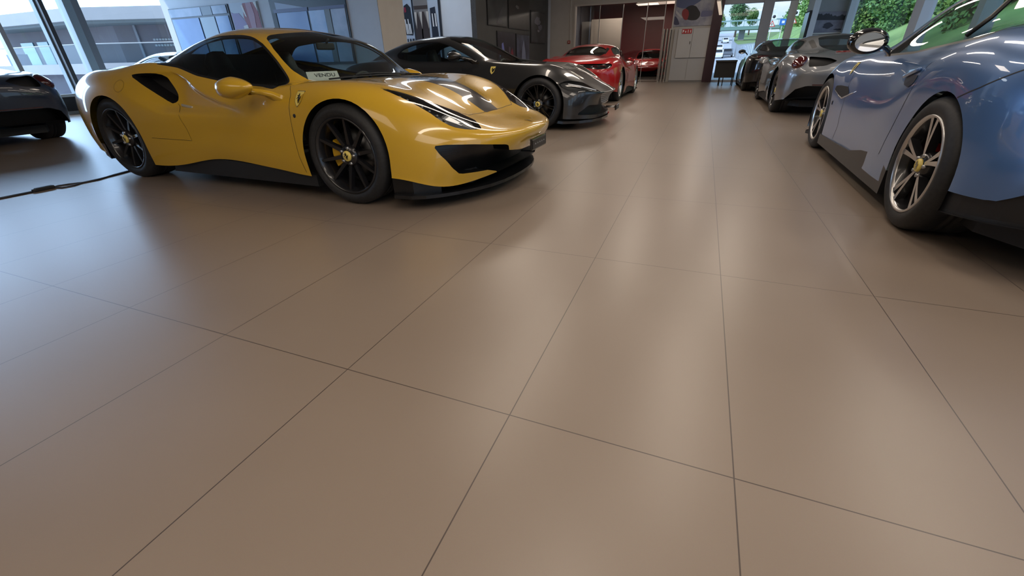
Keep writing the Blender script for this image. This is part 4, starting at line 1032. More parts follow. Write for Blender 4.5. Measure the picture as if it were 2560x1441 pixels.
mb = MB(); mb.tube([(2.15, -.06, .24), (2.32, -.06, .24)], .008, 6); mb.tube([(2.15, .10, .24), (2.32, .10, .24)], .008, 6); mb.obj('plate_bracket', STEEL, rom)
wiper(rom, pr, [(.86, .45), (.80, .2), (.77, -.1)])
bk, S, pr = gt_car('sports_car', 'black sports car seen from behind, far back on the right by the back window', (2.02, 16.1, 0), R(90), paint('paint_black', (.008, .008, .009), .2), False, 'multi', (.05, .05, .05), tail=True)
for sd in (-1, 1): door_mirror(bk, BLACK, (.10, 1.02, .975), (.12, .10, .06), (.36, .84, .89), sd, 0, BLACK)
BLUE = paint('paint_blue', (.085, .18, .38), .3, .35)
BSW = [(.30, .893), (.10, 1.02), (-.10, 1.135), (-.22, 1.185), (-.45, 1.212), (-.75, 1.205), (-1.02, 1.16), (-1.25, 1.06), (-1.33, .985), (-1.12, .972), (-.80, .957), (-.50, .936), (-.29, .915), (.07, .904)]
blu, S, pr = gt_car('sports_car', 'metallic blue convertible at right with five twin-spoke silver and black wheels', (2.141, 4.4046, 0), R(89.218), BLUE, True, 'twin', (.35, .01, .01), .15, BSW, None, False, ((1.30, .385), (-1.385, .39)))
for sd in (-1, 1): door_mirror(blu, BLACK, (-.13, 1.06, .985), (.11, .125, .085), (.04, .86, .905), sd, 0, BLACK)
for sd in (-1, 1):
    # fender vent, door pull
    mb = MB(); vp = [(.93, .60), (.93, .635), (.80, .645), (.58, .645), (.50, .615), (.47, .592), (.62, .553), (.72, .563)]
    V = []; F = []
    for (x, z) in rpoly(vp, .02):
        p, n = pr.side(x, z, sd); V.append(p+n*.003)
    mb.add(V, [tuple(range(len(V)))]); mb.obj('fender_vent', PIT, blu)
    mb = MB(); P = [pr.side(x, z, sd)[0] for x, z in ((.93, .60), (.72, .558), (.62, .548), (.47, .585), (.30, .625))]
    mb.tube(P, [.004, .006, .007, .007, .003], 6); mb.obj('vent_blade', mat('blade_bright', (.55, .56, .60), .2, .8), blu)
    mb = MB(); P = []
    for (x, z) in rpoly([(-.66, .765), (-.80, .79), (-.92, .79), (-.90, .745), (-.84, .72), (-.72, .73)], .02):
        p, n = pr.side(x, z, sd); P.append(p+n*.003)
    mb.add(P, [tuple(range(len(P)))]); mb.obj('door_recess', mat('recess_shade', (.012, .016, .03), .4), blu)  # flat patch, the shade inside the recess put into its colour
    mb = MB(); mb.tube([pr.side(-.66-.03*k, .775+.006*k, sd)[0]+Vector((0, .012*sd, 0)) for k in range(9)], .011, 8); mb.obj('door_handle', BLUE, blu)
    mb = MB(); P = [pr.side(x, z, sd) for x, z in ((-.90, .985), (-.885, 1.07), (-.87, 1.15), (-.86, 1.20))]
    P = [p+n*.004 for p, n in P if p is not None]; mb.tube(P, .012, 6); mb.obj('window_post', SEAL, blu)
    mb = MB(); p, n = pr.side(.86, .49, sd); mb.box(tuple(p), (.02, .01, .035), 0, None, .003); mb.obj('side_marker', SATIN, blu)
# ------------------------------------------------------------------ outside the glass
sun = bpy.data.lights.new('sun', 'SUN'); sun.energy = 2.6; sun.angle = .05; sun.color = (1, .95, .86)
so = bpy.data.objects.new('sun', sun); C.objects.link(so); so.rotation_euler = Vector((.35, .55, -.75)).to_track_quat('-Z', 'Y').to_euler()
GROUND = noisy('ground_grass', (.10, .17, .05), (.17, .24, .08), .4, .9)
ROAD = noisy('road_asphalt', (.34, .35, .38), (.40, .41, .44), 1.5, .8)
LEAF = [noisy('leaf_a', (.07, .17, .035), (.16, .30, .07), .8, .7), noisy('leaf_b', (.10, .21, .04), (.24, .36, .09), .8, .7), noisy('leaf_c', (.05, .12, .04), (.10, .21, .07), .8, .7)]
BARK = noisy('bark', (.10, .07, .05), (.16, .12, .09), 6, .9)
def roadz(y): return -.9+np.interp(y, [20, 60, 95, 130, 180, 260], [.9, .75, 1.1, 2.4, 5.6, 10.5])
mb = MB(); V = []; F = []
ysr = [19.75+i*8 for i in range(34)]
for y in ysr:
    z = roadz(y)-.06
    for x in (-60, -6, 3, 9, 22, 90): V.append((x, y, z))
for i in range(len(ysr)-1):
    for j in range(5): F.append((i*6+j, i*6+j+1, (i+1)*6+j+1, (i+1)*6+j))
mb.add(V, F); o = mb.obj('ground', GROUND); struct(o)
mb = MB(); mb.span((4.5, -30, -1.4), (60, 19.7, -.2)); mb.span((-80, -40, -3.2), (-13.9, 60, -3.0)); struct(mb.obj('ground_beside', noisy('paving_pale', (.5, .5, .5), (.58, .58, .58), .7, .9)))
mb = MB(); V = []; F = []
for i, y in enumerate(ysr):
    xc = 1.2+.00013*(y-20)**2
    V += [(xc-6, y, roadz(y)), (xc+3.4, y, roadz(y))]
for i in range(len(ysr)-1): F.append((2*i, 2*i+1, 2*i+3, 2*i+2))
mb.add(V, F); o = mb.obj('motorway', ROAD); struct(o)
bar = thing('noise_barrier', 'long pale ribbed barrier curving along the motorway outside the back window', 'barrier', (4.9, 60, 0))
P = []
for k in range(40):
    y = 52+k*2.6; x = 4.75+.00016*(y-52)**2; P.append((x-4.9, y-60, roadz(y)))
mb = MB()
for a, b in zip(P[:-1], P[1:]): mb.add([a, b, (b[0], b[1], b[2]+2.0), (a[0], a[1], a[2]+2.0), (a[0]+.12, a[1], a[2]), (b[0]+.12, b[1], b[2]), (b[0]+.12, b[1], b[2]+2.0), (a[0]+.12, a[1], a[2]+2.0)], [(0, 3, 2, 1), (4, 5, 6, 7), (3, 7, 6, 2)])
mb.obj('barrier_panel', noisy('barrier_grey', (.36, .40, .44), (.48, .52, .56), 2, .8), bar)
for a in P:
    q = MB(); q.box((a[0]-.06, a[1], a[2]+1.05), (.10, .16, 2.15)); q.obj('post', mat('barrier_post', (.26, .29, .33), .7), bar)
br = thing('bridge', 'green grey road bridge crossing the motorway beyond the back window', 'bridge', (10, 185, 0))
mb = MB(); mb.span((-30, -3, 7.9), (22, 3, 8.9)); mb.obj('deck', mat('bridge_green', (.16, .27, .24), .7), br)
mb = MB(); mb.span((-30, -3.1, 10.3), (22, -3.0, 10.7))
for k in range(27): mb.span((-30+2*k, -3.1, 8.9), (-29.85+2*k, -3.0, 10.4))
mb.obj('railing', mat('bridge_rail', (.22, .34, .36), .6), br)
for x in (-.8, 14): mb = MB(); mb.span((x, -1, 4.0), (x+1.8, 1, 7.9)); mb.obj('pier', mat('pier_grey', (.20, .21, .22), .8), br)
def small_car(label, loc, rz, col):
    c = thing('car', label, 'car', loc, rz, 'cars on the motorway')
    mb = MB(); prof = [(-2.1, .25), (-2.15, .7), (-1.9, .9), (-1.3, .95), (-.9, 1.35), (.3, 1.42), (.9, 1.0), (1.9, .85), (2.1, .6), (2.1, .25)]
    mb.prism(prof, -.85, .85, 'y'); mb.obj('body', mat('traffic_'+col, (.75, .77, .8) if col == 'white' else (.10, .11, .13), .3, 0, 1), c)
    mb = MB(); mb.prism([(-1.2, .97), (-.86, 1.30), (.27, 1.36), (.8, 1.0)], -.87, .87, 'y'); mb.add([(-1.35, -.7, .97), (-1.35, .7, .97), (-.95, .62, 1.33), (-.95, -.62, 1.33)], [(0, 1, 2, 3)]); mb.add([(.95, -.7, 1.0), (.95, .7, 1.0), (.42, .62, 1.38), (.42, -.62, 1.38)], [(0, 1, 2, 3)]); mb.obj('windows', SEAL, c)
    for x in (-1.3, 1.3):
        for y in (-.86, .86): q = MB(); q.lathe([(0, -.1), (.32, -.1), (.32, .1), (0, .1)], 16, 'y', 0, (x, y, .32)); q.obj('wheel', TYRE, c)
small_car('white car on the motorway, nearest one to the back window', (2.0, 96, roadz(96)), R(-92), 'white')
small_car('white car on the motorway, second from the back window', (2.7, 130, roadz(130)), R(-91), 'white')
small_car('dark car on the motorway beside the ribbed barrier', (3.7, 101, roadz(100)), R(-90), 'dark')
small_car('white car on the motorway, farthest, just below the bridge', (4.9, 168, roadz(168)), R(-86), 'white')
# road signs
def sign(label, x, y, z, kind):
    s = thing('road_sign', label, 'sign', (x, y, 0), 0, 'road signs outside')
    mb = MB(); mb.tube([(0, .03, roadz(y)-.1), (0, .03, z+.2)], .03, 6); mb.obj('pole', STEEL, s)
    mb = MB()
    if kind == 'tri':
        mb.prism([(-.30, z-.26), (.30, z-.26), (0, z+.27)], -.02, 0, 'y'); mb.prism([(-.20, z-.20), (.20, z-.20), (0, z+.15)], -.03, -.02, 'y', 1); mb.prism([(-.03, z-.14), (.03, z-.14), (.03, z+.04), (-.03, z+.04)], -.035, -.03, 'y', 2)
        mb.obj('warning_triangle', [mat('sign_red', (.6, .06, .05), .5), WHITE, MATTE], s)
        mb = MB(); mb.box((.05, -.01, z+.55), (.46, .03, .46)); mb.lathe([(0, -.03), (.13, -.03), (.13, -.028)], 20, 'y', 1, (.05, 0, z+.55)); mb.obj('speed_plate', [WHITE, mat('sign_dark', (.03, .03, .05), .5)], s)
    else:
        mb.box((0, -.01, z), (.55, .03, .5)); mb.box((.02, -.03, z), (.22, .01, .2), 1); mb.obj('blue_plate', [mat('sign_blue', (.03, .16, .55), .5), WHITE], s)
sign('red and white warning triangle under a speed plate, left one outside the window', 5.23, 52, 3.31, 'tri')
sign('red and white warning triangle under a speed plate, right one outside the window', 6.93, 52, 3.52, 'tri')
sign('small blue road sign between the two warning triangles', 6.10, 52, 3.41, 'blue')
# trees
def leaf_cloud(n, rx, rz, seed, s0=.22):
    rnd = random.Random(seed); V = []; F = []
    lobes = [(rnd.uniform(-.55, .55)*rx, rnd.uniform(-.55, .55)*rx, rnd.uniform(-.55, .6)*rz, rnd.uniform(.40, .62)) for _ in range(9)]+[(0, 0, 0, .7)]
    for _ in range(n):
        lx, ly, lz, k = rnd.choice(lobes)
        d = Vector((rnd.gauss(0, 1), rnd.gauss(0, 1), rnd.gauss(0, 1))).normalized()*(rnd.uniform(.72, 1.05)*k)
        p = Vector((lx+d.x*rx, ly+d.y*rx, lz+d.z*rz))
        n_ = (d+Vector((rnd.uniform(-.6, .6), rnd.uniform(-.6, .6), rnd.uniform(-.2, .9)))).normalized(); a = n_.orthogonal().normalized(); b = n_.cross(a); s = s0*rnd.uniform(.6, 1.4)
        t = rnd.uniform(0, 2*PI); a, b = a*math.cos(t)+b*math.sin(t), b*math.cos(t)-a*math.sin(t)
        o = len(V); V += [p-a*s, p-b*s*.6, p+a*s, p+b*s*.6]; F.append((o, o+1, o+2, o+3))
    return V, F
TREE_ME = []
for k in range(3):
    mb = MB(); V, F = leaf_cloud(6500, 2.3, 2.6, 11+k, .13); mb.add(V, F); TREE_ME.append([mb.mesh('foliage', LEAF[k])])
    mb = MB(); mb.tube([(0, 0, -6.5), (.1, 0, -3), (0, .1, 0)], [.28, .2, .1], 8); mb.tube([(.05, 0, -2.5), (.8, .3, -.5)], [.12, .05], 6); mb.tube([(.05, 0, -2.2), (-.7, -.4, 0)], [.12, .05], 6); TREE_ME[k].append(mb.mesh('trunk', BARK))
def tree(label, x, y, zc, s, k, group, rz=0):
    t = thing('tree', label, 'tree', (x, y, zc), rz, group); t.scale = (s, s, s)
    link('foliage', TREE_ME[k][0], t); link('trunk', TREE_ME[k][1], t)
tree('tall dark round tree beyond the bridge, leftmost seen through the back window', 9.2, 212, 14.6, 1.75, 2, 'trees beyond the motorway', 1)
tree('paler bushy tree at the left of the tall round tree behind the bridge', 2.2, 222, 12.6, 1.6, 1, 'trees beyond the motorway', 2)
tree('low bushy tree at the right of the tall round tree behind the bridge', 15.2, 230, 14.4, 1.2, 0, 'trees beyond the motorway', 3)
tree('leafy tree behind the road signs in the narrow window', 14.0, 108, 6.0, 1.15, 0, 'trees beyond the motorway', 4)
tree('yellow green tree behind the right road sign', 20.0, 118, 6.4, 1.1, 1, 'trees beyond the motorway', 5)
# wooded hill on the right
mb = MB(); V = []; F = []
nx, ny = 14, 22
def hz(x, y): return .2+max(0, (x-6.5))*.62+.8*math.sin(x*.35+y*.2)*min(1, max(0, x-9)*.1)
for j in range(ny):
    for i in range(nx): x = 6+i*4.2; y = 16+j*5; V.append((x, y, hz(x, y)))
for j in range(ny-1):
    for i in range(nx-1): F.append((j*nx+i, j*nx+i+1, (j+1)*nx+i+1, (j+1)*nx+i))
mb.add(V, F, 0, True); struct(mb.obj('hill', noisy('hill_green', (.09, .17, .04), (.2, .3, .09), .5, .9)))
rnd = random.Random(3); n = 0
for j in range(9):
    for i in range(5):
        x = 9.4+i*5.0+rnd.uniform(-.6, .6)+j*.5+(2.4 if j % 2 else 0); y = 38+j*6.2+rnd.uniform(-.8, .8); s = rnd.uniform(.95, 1.2); k = rnd.choice((0, 0, 1, 1, 2))
        tree(['mid green leafy tree on the wooded hill outside the right windows', 'light yellow green tree on the wooded hill outside the right windows', 'dark green tree on the wooded hill outside the right windows'][k], x, y, hz(x, y)+2.4*s, s, k, ['mid green trees on the hill', 'light green trees on the hill', 'dark green trees on the hill'][k], rnd.uniform(0, 6))
for j in range(7):
    x = 7.2+rnd.uniform(0, 2); y = 24+j*4.6; s = .75
    tree('small green shrub tree along the foot of the hill outside the right windows', x+1.5, y, hz(x+1.5, y)+.9, s, j % 2, 'shrub trees at the foot of the hill', j)
hs = thing('house', 'small white house with glazed front at the foot of the wooded hill', 'house', (11.0, 34.0, 2.4), R(20)); hs.scale = (.6, .6, .6)
mb = MB(); mb.span((-1.6, -2, 0), (1.6, 2, 1.9)); mb.obj('wall', mat('house_white', (.72, .75, .8), .7), hs)
mb = MB(); mb.prism([(-1.8, 1.9), (1.8, 1.9), (.9, 2.7), (-.9, 2.7)], -2.2, 2.2, 'y'); mb.obj('roof', mat('house_roof', (.62, .65, .70), .6), hs)
for k in range(3): mb = MB(); mb.span((-1.62, -1.6+k*1.15, .9), (-1.60, -.65+k*1.15, 1.7)); mb.obj('window', mat('house_glass', (.35, .45, .55), .2), hs)
# terrace building on the left: one front square to the hall, one turned front
BX0, BY0 = -24.0, 12.2
bd = thing('building', 'low building with a wide pale roof slab and glazed terrace outside the left glass wall', 'building', (BX0, BY0, 0))
PWALL = noisy('building_wall', (.24, .215, .24), (.27, .245, .27), .8, .8); SLAB = noisy('slab_white', (.42, .45, .50), (.47, .50, .55), .6, .7)
cd, sn = math.cos(R(22)), math.sin(R(22))
def fr(t, d): return (cd*t-sn*d, sn*t+cd*d) if t > 0 else (t, d)
def plan(d0, t0=-12, t1=16, back=7): return [(t0, d0), (d0*math.tan(R(11))*-1, d0), fr(t1, d0), fr(t1, back), (t0, back)]
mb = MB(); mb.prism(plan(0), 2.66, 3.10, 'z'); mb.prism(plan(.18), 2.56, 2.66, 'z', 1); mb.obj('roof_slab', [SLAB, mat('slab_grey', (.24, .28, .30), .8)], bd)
mb = MB(); mb.prism(plan(1.5, -9.6), -3, 2.56, 'z'); mb.obj('wall', PWALL, bd)
def on_wall(name, t0, t1, z0, z1, m, d=1.5, th=.04):
    mb = MB(); a, b, c, e = fr(t0, d-th), fr(t1, d-th), fr(t1, d), fr(t0, d); mb.prism([a, b, c, e], z0, z1, 'z'); return mb.obj(name, m, bd)
on_wall('glazed_bay', 4.2, 7.6, .9, 2.56, mat('bay_glass', (.18, .26, .31), .2))
on_wall('downpipe', 1.2, 1.3, .9, 2.56, mat('pipe_pale', (.36, .37, .42), .5), 1.5, .08)
for (t0, t1) in ((-8.2, -7.1), (-6.7, -5.8)): on_wall('window', t0, t1, 1.0, 2.12, mat('terrace_glass', (.06, .24, .33), .2))
mb = MB(); mb.prism(plan(-.1), .72, 1.12, 'z'); mb.obj('terrace_slab', SLAB, bd)
mb = MB(); mb.prism(plan(.8, -11), -3, .72, 'z'); mb.obj('lower_wall', mat('lower_wall', (.19, .19, .24), .8), bd)
mb = MB(); a, b, c = (-12, 0), (0, 0), fr(16, 0)
mb.add([(a[0], a[1], 1.12), (b[0], b[1], 1.12), (c[0], c[1], 1.12), (a[0], a[1], 1.82), (b[0], b[1], 1.82), (c[0], c[1], 1.82)], [(0, 1, 4, 3), (1, 2, 5, 4)]); mb.obj('glass_railing', glass('rail_glass', (.80, .90, .92), 1, 1.2), bd)
mb = MB(); mb.tube([(a[0], a[1], 1.83), (b[0], b[1], 1.83), (c[0], c[1], 1.83)], .025, 6); mb.obj('handrail', mat('rail_pale', (.42, .46, .5), .4), bd)
for (z, t0, n_) in ((1.96, 1.9, 7), (1.74, 1.9, 9)):
    for k in range(n_): on_wall('sign_letter', t0+k*.13, t0+.10+k*.13, z, z+.075, mat('letter_white', (.55, .57, .6), .5), 1.44, .02)
mb = MB(); mb.span((-7.2, .3, 1.125), (-6.25, .7, 1.6)); o = mb.obj('planter', mat('planter_blue', (.10, .12, .22), .6)); o.location = (BX0, BY0, 0); tag(o, 'dark planter box at the left end of the terrace outside', 'planter')
# ------------------------------------------------------------------ things in the hall
FRD = mat('panel_frame', (.05, .07, .10), .35)
BLU1 = noisy('pane_blue', (.11, .25, .58), (.14, .30, .66), 1.2, .15); BLU2 = noisy('pane_sky', (.20, .38, .72), (.34, .50, .80), 2.0, .15)
BGREY = noisy('pane_grey', (.24, .34, .50), (.40, .48, .66), 2.5, .2); DGREY = mat('pane_dark', (.07, .12, .17), .2)
def wall_panel(name, label, cat, x0, x1, z0, z1, y=9.0, d=.05):
    return thing(name, label, cat, ((x0+x1)/2, y, z0))
def bx(name, x0, x1, z0, z1, y0, y1, m, parent, origin):
    mb = MB(); mb.span((x0-origin[0], y0-origin[1], z0-origin[2]), (x1-origin[0], y1-origin[1], z1-origin[2])); return mb.obj(name, m, parent)
# glazed panel 1
p = thing('glazed_panel', 'wall panel of blue glass panes in a dark frame, left of the red poster', 'glass panel', (-12.2, 9.0, .9)); o3 = (-12.2, 9.0, .9)
bx('frame', -13.33, -11.12, .9, 2.26, 8.97, 8.999, FRD, p, o3)
for (x0, x1, z0, z1, m) in ((-13.30, -12.09, 2.06, 2.24, BGREY), (-12.07, -11.70, 2.06, 2.24, DGREY), (-11.68, -11.17, 2.07, 2.24, BGREY), (-13.28, -12.25, .95, 2.02, BLU1), (-12.20, -11.67, .95, 2.02, mat('pane_pale', (.34, .45, .55), .2)), (-11.63, -11.17, .95, 2.02, BLU2)):
    bx('pane', x0, x1, z0, z1, 8.955, 8.975, m, p, o3)
# poster
p = thing('poster', 'tall poster with red, white and lilac shapes between two blue glass panels', 'poster', (-10.6, 9.0, .9)); o3 = (-10.6, 9.0, .9)
bx('sheet', -11.07, -10.13, .9, 2.26, 8.975, 8.999, mat('poster_pale', (.50, .58, .68), .4), p, o3)
def flat(name, pts, y, m, parent, o):
    mb = MB(); mb.prism([(a-o[0], b-o[2]) for a, b in pts], y-o[1]-.004, y-o[1], 'y'); return mb.obj(name, m, parent)
flat('lilac_field', [(-11.05, 2.08), (-10.98, 2.05), (-10.80, 2.05), (-10.62, 1.85), (-10.55, 1.5), (-10.6, .95), (-11.05, .95)], 8.974, mat('print_lilac', (.26, .20, .42), .4), p, o3)
flat('red_shape', [(-10.60, 2.24), (-10.20, 2.25), (-10.15, 2.05), (-10.14, .95), (-10.62, .95), (-10.55, 1.6), (-10.66, 1.95)], 8.973, mat('print_red', (.28, .01, .03), .4), p, o3)
flat('pink_band', [(-10.50, 2.24), (-10.32, 2.25), (-10.28, 2.0), (-10.32, 1.75), (-10.30, .95), (-10.50, .95), (-10.48, 1.7)], 8.969, mat('print_pink', (.42, .20, .27), .4), p, o3)
flat('white_flash', [(-10.66, 2.2), (-10.60, 2.2), (-10.55, 1.95), (-10.60, 1.98)], 8.968, WHITE, p, o3)
flat('white_corner', [(-10.24, 2.25), (-10.14, 2.25), (-10.15, 2.06)], 8.968, WHITE, p, o3)
flat('white_tab', [(-10.74, 1.78), (-10.60, 1.80), (-10.58, 1.70), (-10.74, 1.68)], 8.968, WHITE, p, o3)
# glazed panel 2
p = thing('glazed_panel', 'wall panel of blue glass panes under a dark header, right of the red poster', 'glass panel', (-8.6, 9.0, .9)); o3 = (-8.6, 9.0, .9)
bx('frame', -9.73, -7.50, .9, 3.0, 8.97, 8.999, mat('header_dark', (.025, .045, .07), .3), p, o3)
bx('rail', -9.64, -8.60, 1.99, 2.06, 8.955, 8.97, mat('rail_lilac', (.16, .20, .36), .4), p, o3); bx('rail', -8.56, -7.53, 1.99, 2.05, 8.955, 8.97, mat('rail_lilac', (.16, .20, .36), .4), p, o3)
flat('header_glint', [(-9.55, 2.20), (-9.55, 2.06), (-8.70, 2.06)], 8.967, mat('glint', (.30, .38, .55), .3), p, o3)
for (x0, x1, m) in ((-9.55, -8.63, BLU1), (-8.57, -8.12, BLU2), (-7.94, -7.54, BGREY)): bx('pane', x0, x1, .95, 1.985, 8.955, 8.975, m, p, o3)
bx('post', -8.11, -7.96, .95, 1.99, 8.95, 8.975, mat('post_greyblue', (.22, .27, .31), .4), p, o3); bx('edge_post', -9.70, -9.57, .95, 1.99, 8.95, 8.975, mat('post_navy', (.02, .03, .05), .4), p, o3)
# clothes picture
p = thing('display_picture', 'tall panel picturing hanging black garments against white', 'picture', (-7.85, 12.6, .9)); o3 = (-7.85, 12.6, .9)
bx('board', -8.50, -7.21, .9, 2.9, 12.57, 12.599, mat('print_pale', (.45, .52, .62), .5), p, o3)
flat('mirror_strip', [(-8.16, 2.9), (-8.11, 2.9), (-8.07, .95), (-8.14, .95)], 12.567, mat('print_black', (.012, .014, .02), .4), p, o3)
flat('inner_field', [(-8.10, 2.9), (-7.62, 2.9), (-7.62, .95), (-8.06, .95)], 12.567, mat('print_warmgrey', (.20, .18, .17), .5), p, o3)
flat('hanger_rail', [(-8.09, 2.33), (-7.62, 2.33), (-7.62, 2.24), (-8.08, 2.24)], 12.563, mat('print_brown', (.05, .03, .022), .5), p, o3)
for x in (-8.02, -7.80): flat('brown_garment', [(x-.02, 2.18), (x+.04, 2.18), (x+.18, 1.75), (x+.16, .95), (x-.10, .95), (x-.08, 1.7)], 12.562, mat('print_cocoa', (.035, .018, .012), .5), p, o3)
for x in (-8.06, -7.88, -7.66): flat('white_panel', [(x-.03, 2.18), (x+.06, 2.18), (x+.02, 1.75)], 12.561, mat('print_cream', (.55, .50, .44), .5), p, o3)
flat('racing_suit', [(-8.42, 2.35), (-8.30, 2.40), (-8.20, 2.30), (-8.17, 1.72), (-8.20, 1.60), (-8.44, 1.62), (-8.47, 1.95)], 12.567, mat('print_black', (.012, .014, .02), .4), p, o3)
for k in range(4): flat('white_stripe', [(-8.44+.05*k, 2.02-.12*(k % 2)), (-8.41+.05*k, 2.02-.12*(k % 2)), (-8.38+.05*k, 1.64), (-8.41+.05*k, 1.64)], 12.562, WHITE, p, o3)
flat('red_mark', [(-8.42, 2.3), (-8.36, 2.32), (-8.35, 2.2), (-8.41, 2.18)], 12.562, mat('print_red', (.28, .01, .03), .4), p, o3)
flat('black_jacket', [(-7.55, 2.25), (-7.38, 2.28), (-7.33, 1.6), (-7.33, .95), (-7.55, .95)], 12.567, mat('print_navy', (.012, .016, .03), .4), p, o3)
for k in range(2): flat('white_fringe', [(-7.50+.09*k, 2.12), (-7.47+.09*k, 2.12), (-7.45+.09*k, 1.80), (-7.49+.09*k, 1.80)], 12.562, WHITE, p, o3)
bx('edge', -7.27, -7.20, .9, 2.9, 12.55, 12.57, mat('print_black', (.012, .014, .02), .4), p, o3)
for k, w in enumerate((.04, .05, .07)): flat('letter_mark', [(-8.42+.09*k, 1.52), (-8.42+.09*k+w, 1.52), (-8.42+.09*k+w, 1.44), (-8.42+.09*k, 1.44)], 12.562, mat('print_black', (.012, .014, .02), .4), p, o3)
# framed dark photographs on the dark wall
FR = [((13.30, 14.77), (1.82, 3.2), 'large dim photograph, upper left of the five on the dark wall', 'a'), ((14.91, 16.88), (1.81, 3.2), 'large dim photograph, upper right of the five on the dark wall', 'b'), ((17.05, 18.74), (1.43, 2.45), 'dim photograph of a face at the far right of the dark wall', 'c'), ((13.95, 15.45), (.62, 1.70), 'small photograph with blue and red figures, lower left on the dark wall', 'd'), ((15.57, 16.88), (.62, 1.68), 'small grey blue photograph, lower right on the dark wall', 'e')]
def blob(n, cy, cz, ry, rz, seed):
    r = random.Random(seed); return [(cy+ry*math.cos(2*PI*k/n)*r.uniform(.7, 1.15), cz+rz*math.sin(2*PI*k/n)*r.uniform(.7, 1.15)) for k in range(n)]
for (ya, yb), (za, zb), lab, k in FR:
    f = thing('framed_photograph', lab, 'photograph', (-6.105, (ya+yb)/2, za), 0, 'photographs on the dark wall')
    mb = MB(); mb.span((0, (ya-yb)/2, 0), (.03, (yb-ya)/2, zb-za)); mb.obj('frame', mat('photo_frame', (.012, .012, .013), .4), f)
    m = {'a': noisy('photo_a', (.022, .023, .024), (.055, .058, .058), 1.6, .35), 'b': noisy('photo_b', (.022, .021, .019), (.032, .03, .027), 1.5, .35), 'c': noisy('photo_c', (.02, .02, .022), (.05, .05, .058), 2.2, .35), 'd': noisy('photo_d', (.018, .016, .02), (.03, .028, .04), 3, .35), 'e': noisy('photo_e', (.03, .036, .055), (.09, .10, .15), 2.6, .35)}[k]
    mb = MB(); mb.span((.03, (ya-yb)/2+.03, .03), (.034, (yb-ya)/2-.03, zb-za-.03)); mb.obj('print', m, f)
    h = zb-za
    def sh(name, pts, col):
        mb = MB(); mb.prism(pts, .034, .037, 'x'); mb.obj(name, mat('tone_%d_%d_%d' % tuple(int(c*1000) for c in col), col, .4), f)
    if k == 'd':
        sh('blue_figure', [(-.40, .15*h), (-.22, .12*h), (-.20, .5*h), (-.30, .72*h), (-.42, .68*h)], (.16, .18, .46)); sh('red_figure', [(.32, .06*h), (.55, .06*h), (.56, .45*h), (.45, .58*h), (.34, .45*h)], (.18, .025, .04)); sh('dark_figure', [(-.06, .06*h), (.12, .06*h), (.14, .5*h), (.05, .62*h), (-.06, .5*h)], (.03, .02, .03)); sh('pale_figure', [(.15, .3*h), (.28, .3*h), (.30, .6*h), (.18, .62*h)], (.09, .07, .10))
    if k == 'c':
        sh('face_light', blob(14, -.12, .70*h, .34, .16, 2), (.14, .135, .165)); sh('face_lower', blob(12, .18, .52*h, .26, .10, 5), (.115, .11, .14)); sh('chin_light', blob(10, .0, .40*h, .14, .05, 8), (.2, .19, .22))
    if k == 'e': sh('grey_figure', [(-.2, .06*h), (.3, .06*h), (.22, .5*h), (.05, .85*h), (-.1, .6*h)], (.19, .21, .30))
    if k == 'b': sh('small_mark', blob(9, -.2, .45*h, .18, .05, 4), (.10, .095, .09))
    if k == 'a': sh('smoke', [(-.1, .05*h), (.3, .05*h), (.45, .4*h), (.2, .3*h)], (.06, .06, .065))
# alarm call point and conduit
c = thing('fire_alarm', 'small red alarm button on a thin white conduit beside the opening', 'alarm', (-5.29, 19.5, 1.48))
mb = MB(); mb.box((0, -.025, .0), (.11, .05, .11), 0, None, .008); mb.box((0, -.052, 0), (.05, .006, .05), 1); mb.obj('call_point', [mat('alarm_red', (.35, .03, .02), .4), mat('alarm_face', (.5, .42, .38), .5)], c)
mb = MB(); mb.tube([(.02, -.012, .05), (.02, -.012, 2.1)], .012, 8); mb.obj('conduit', mat('conduit_white', (.6, .56, .5), .5), c)
# storage unit, fire signs, snow picture, folded partition leaves
cab = thing('storage_cabinet', 'white two tier wall cabinet beside the maroon column', 'cabinet', (-.6, 19.49, 0))
CW = mat('cabinet_white', (.50, .475, .45), .45); CW2 = mat('cabinet_lower', (.43, .415, .40), .45)
mb = MB(); mb.span((-.62, -.05, 0), (.60, 0, 1.78)); mb.obj('carcass', CW2, cab)
for (x0, x1) in ((-.48, .02), (.03, .59)):
    mb = MB(); mb.span((x0, -.11, .83), (x1, -.05, 1.77)); d = mb.obj('upper_door', CW, cab)
    if x1 < .1: q = MB(); q.box((-.03, -.12, 1.32), (.02, .02, .09)); q.obj('handle', MATTE, d)
for (x0, x1) in ((-.60, -.02), (.0, .59)): mb = MB(); mb.span((x0, -.07, .06), (x1, -.05, .80)); mb.obj('lower_door', CW2, cab)
mb = MB(); mb.span((-.62, -.055, 0), (.60, -.05, .05)); mb.obj('plinth', mat('plinth_grey', (.2, .19, .18), .5), cab)
fs = thing('fire_sign', 'red sign with four white pictograms on the cabinet door', 'sign', (-.79, 19.374, 1.69))
mb = MB(); mb.span((-.17, -.012, -.075), (.17, 0, .075)); mb.obj('plate', mat('sign_red_b', (.45, .02, .02), .45), fs)
for k, pts in enumerate(([(-.148, -.045), (-.128, -.045), (-.128, -.01), (-.10, -.01), (-.10, .045), (-.148, .045)], [(-.06, -.045), (-.035, -.045), (-.02, -.02), (-.03, .01), (-.045, .03), (-.06, .0)], [(.03, -.045), (.055, -.045), (.055, -.01), (.04, .0), (.055, .015), (.055, .045), (.03, .045)], [(.112, -.045), (.136, -.045), (.136, .02), (.128, .045), (.112, .02)])):
    mb = MB(); mb.prism(pts, -.016, -.012, 'y'); mb.obj('pictogram', WHITE, fs)
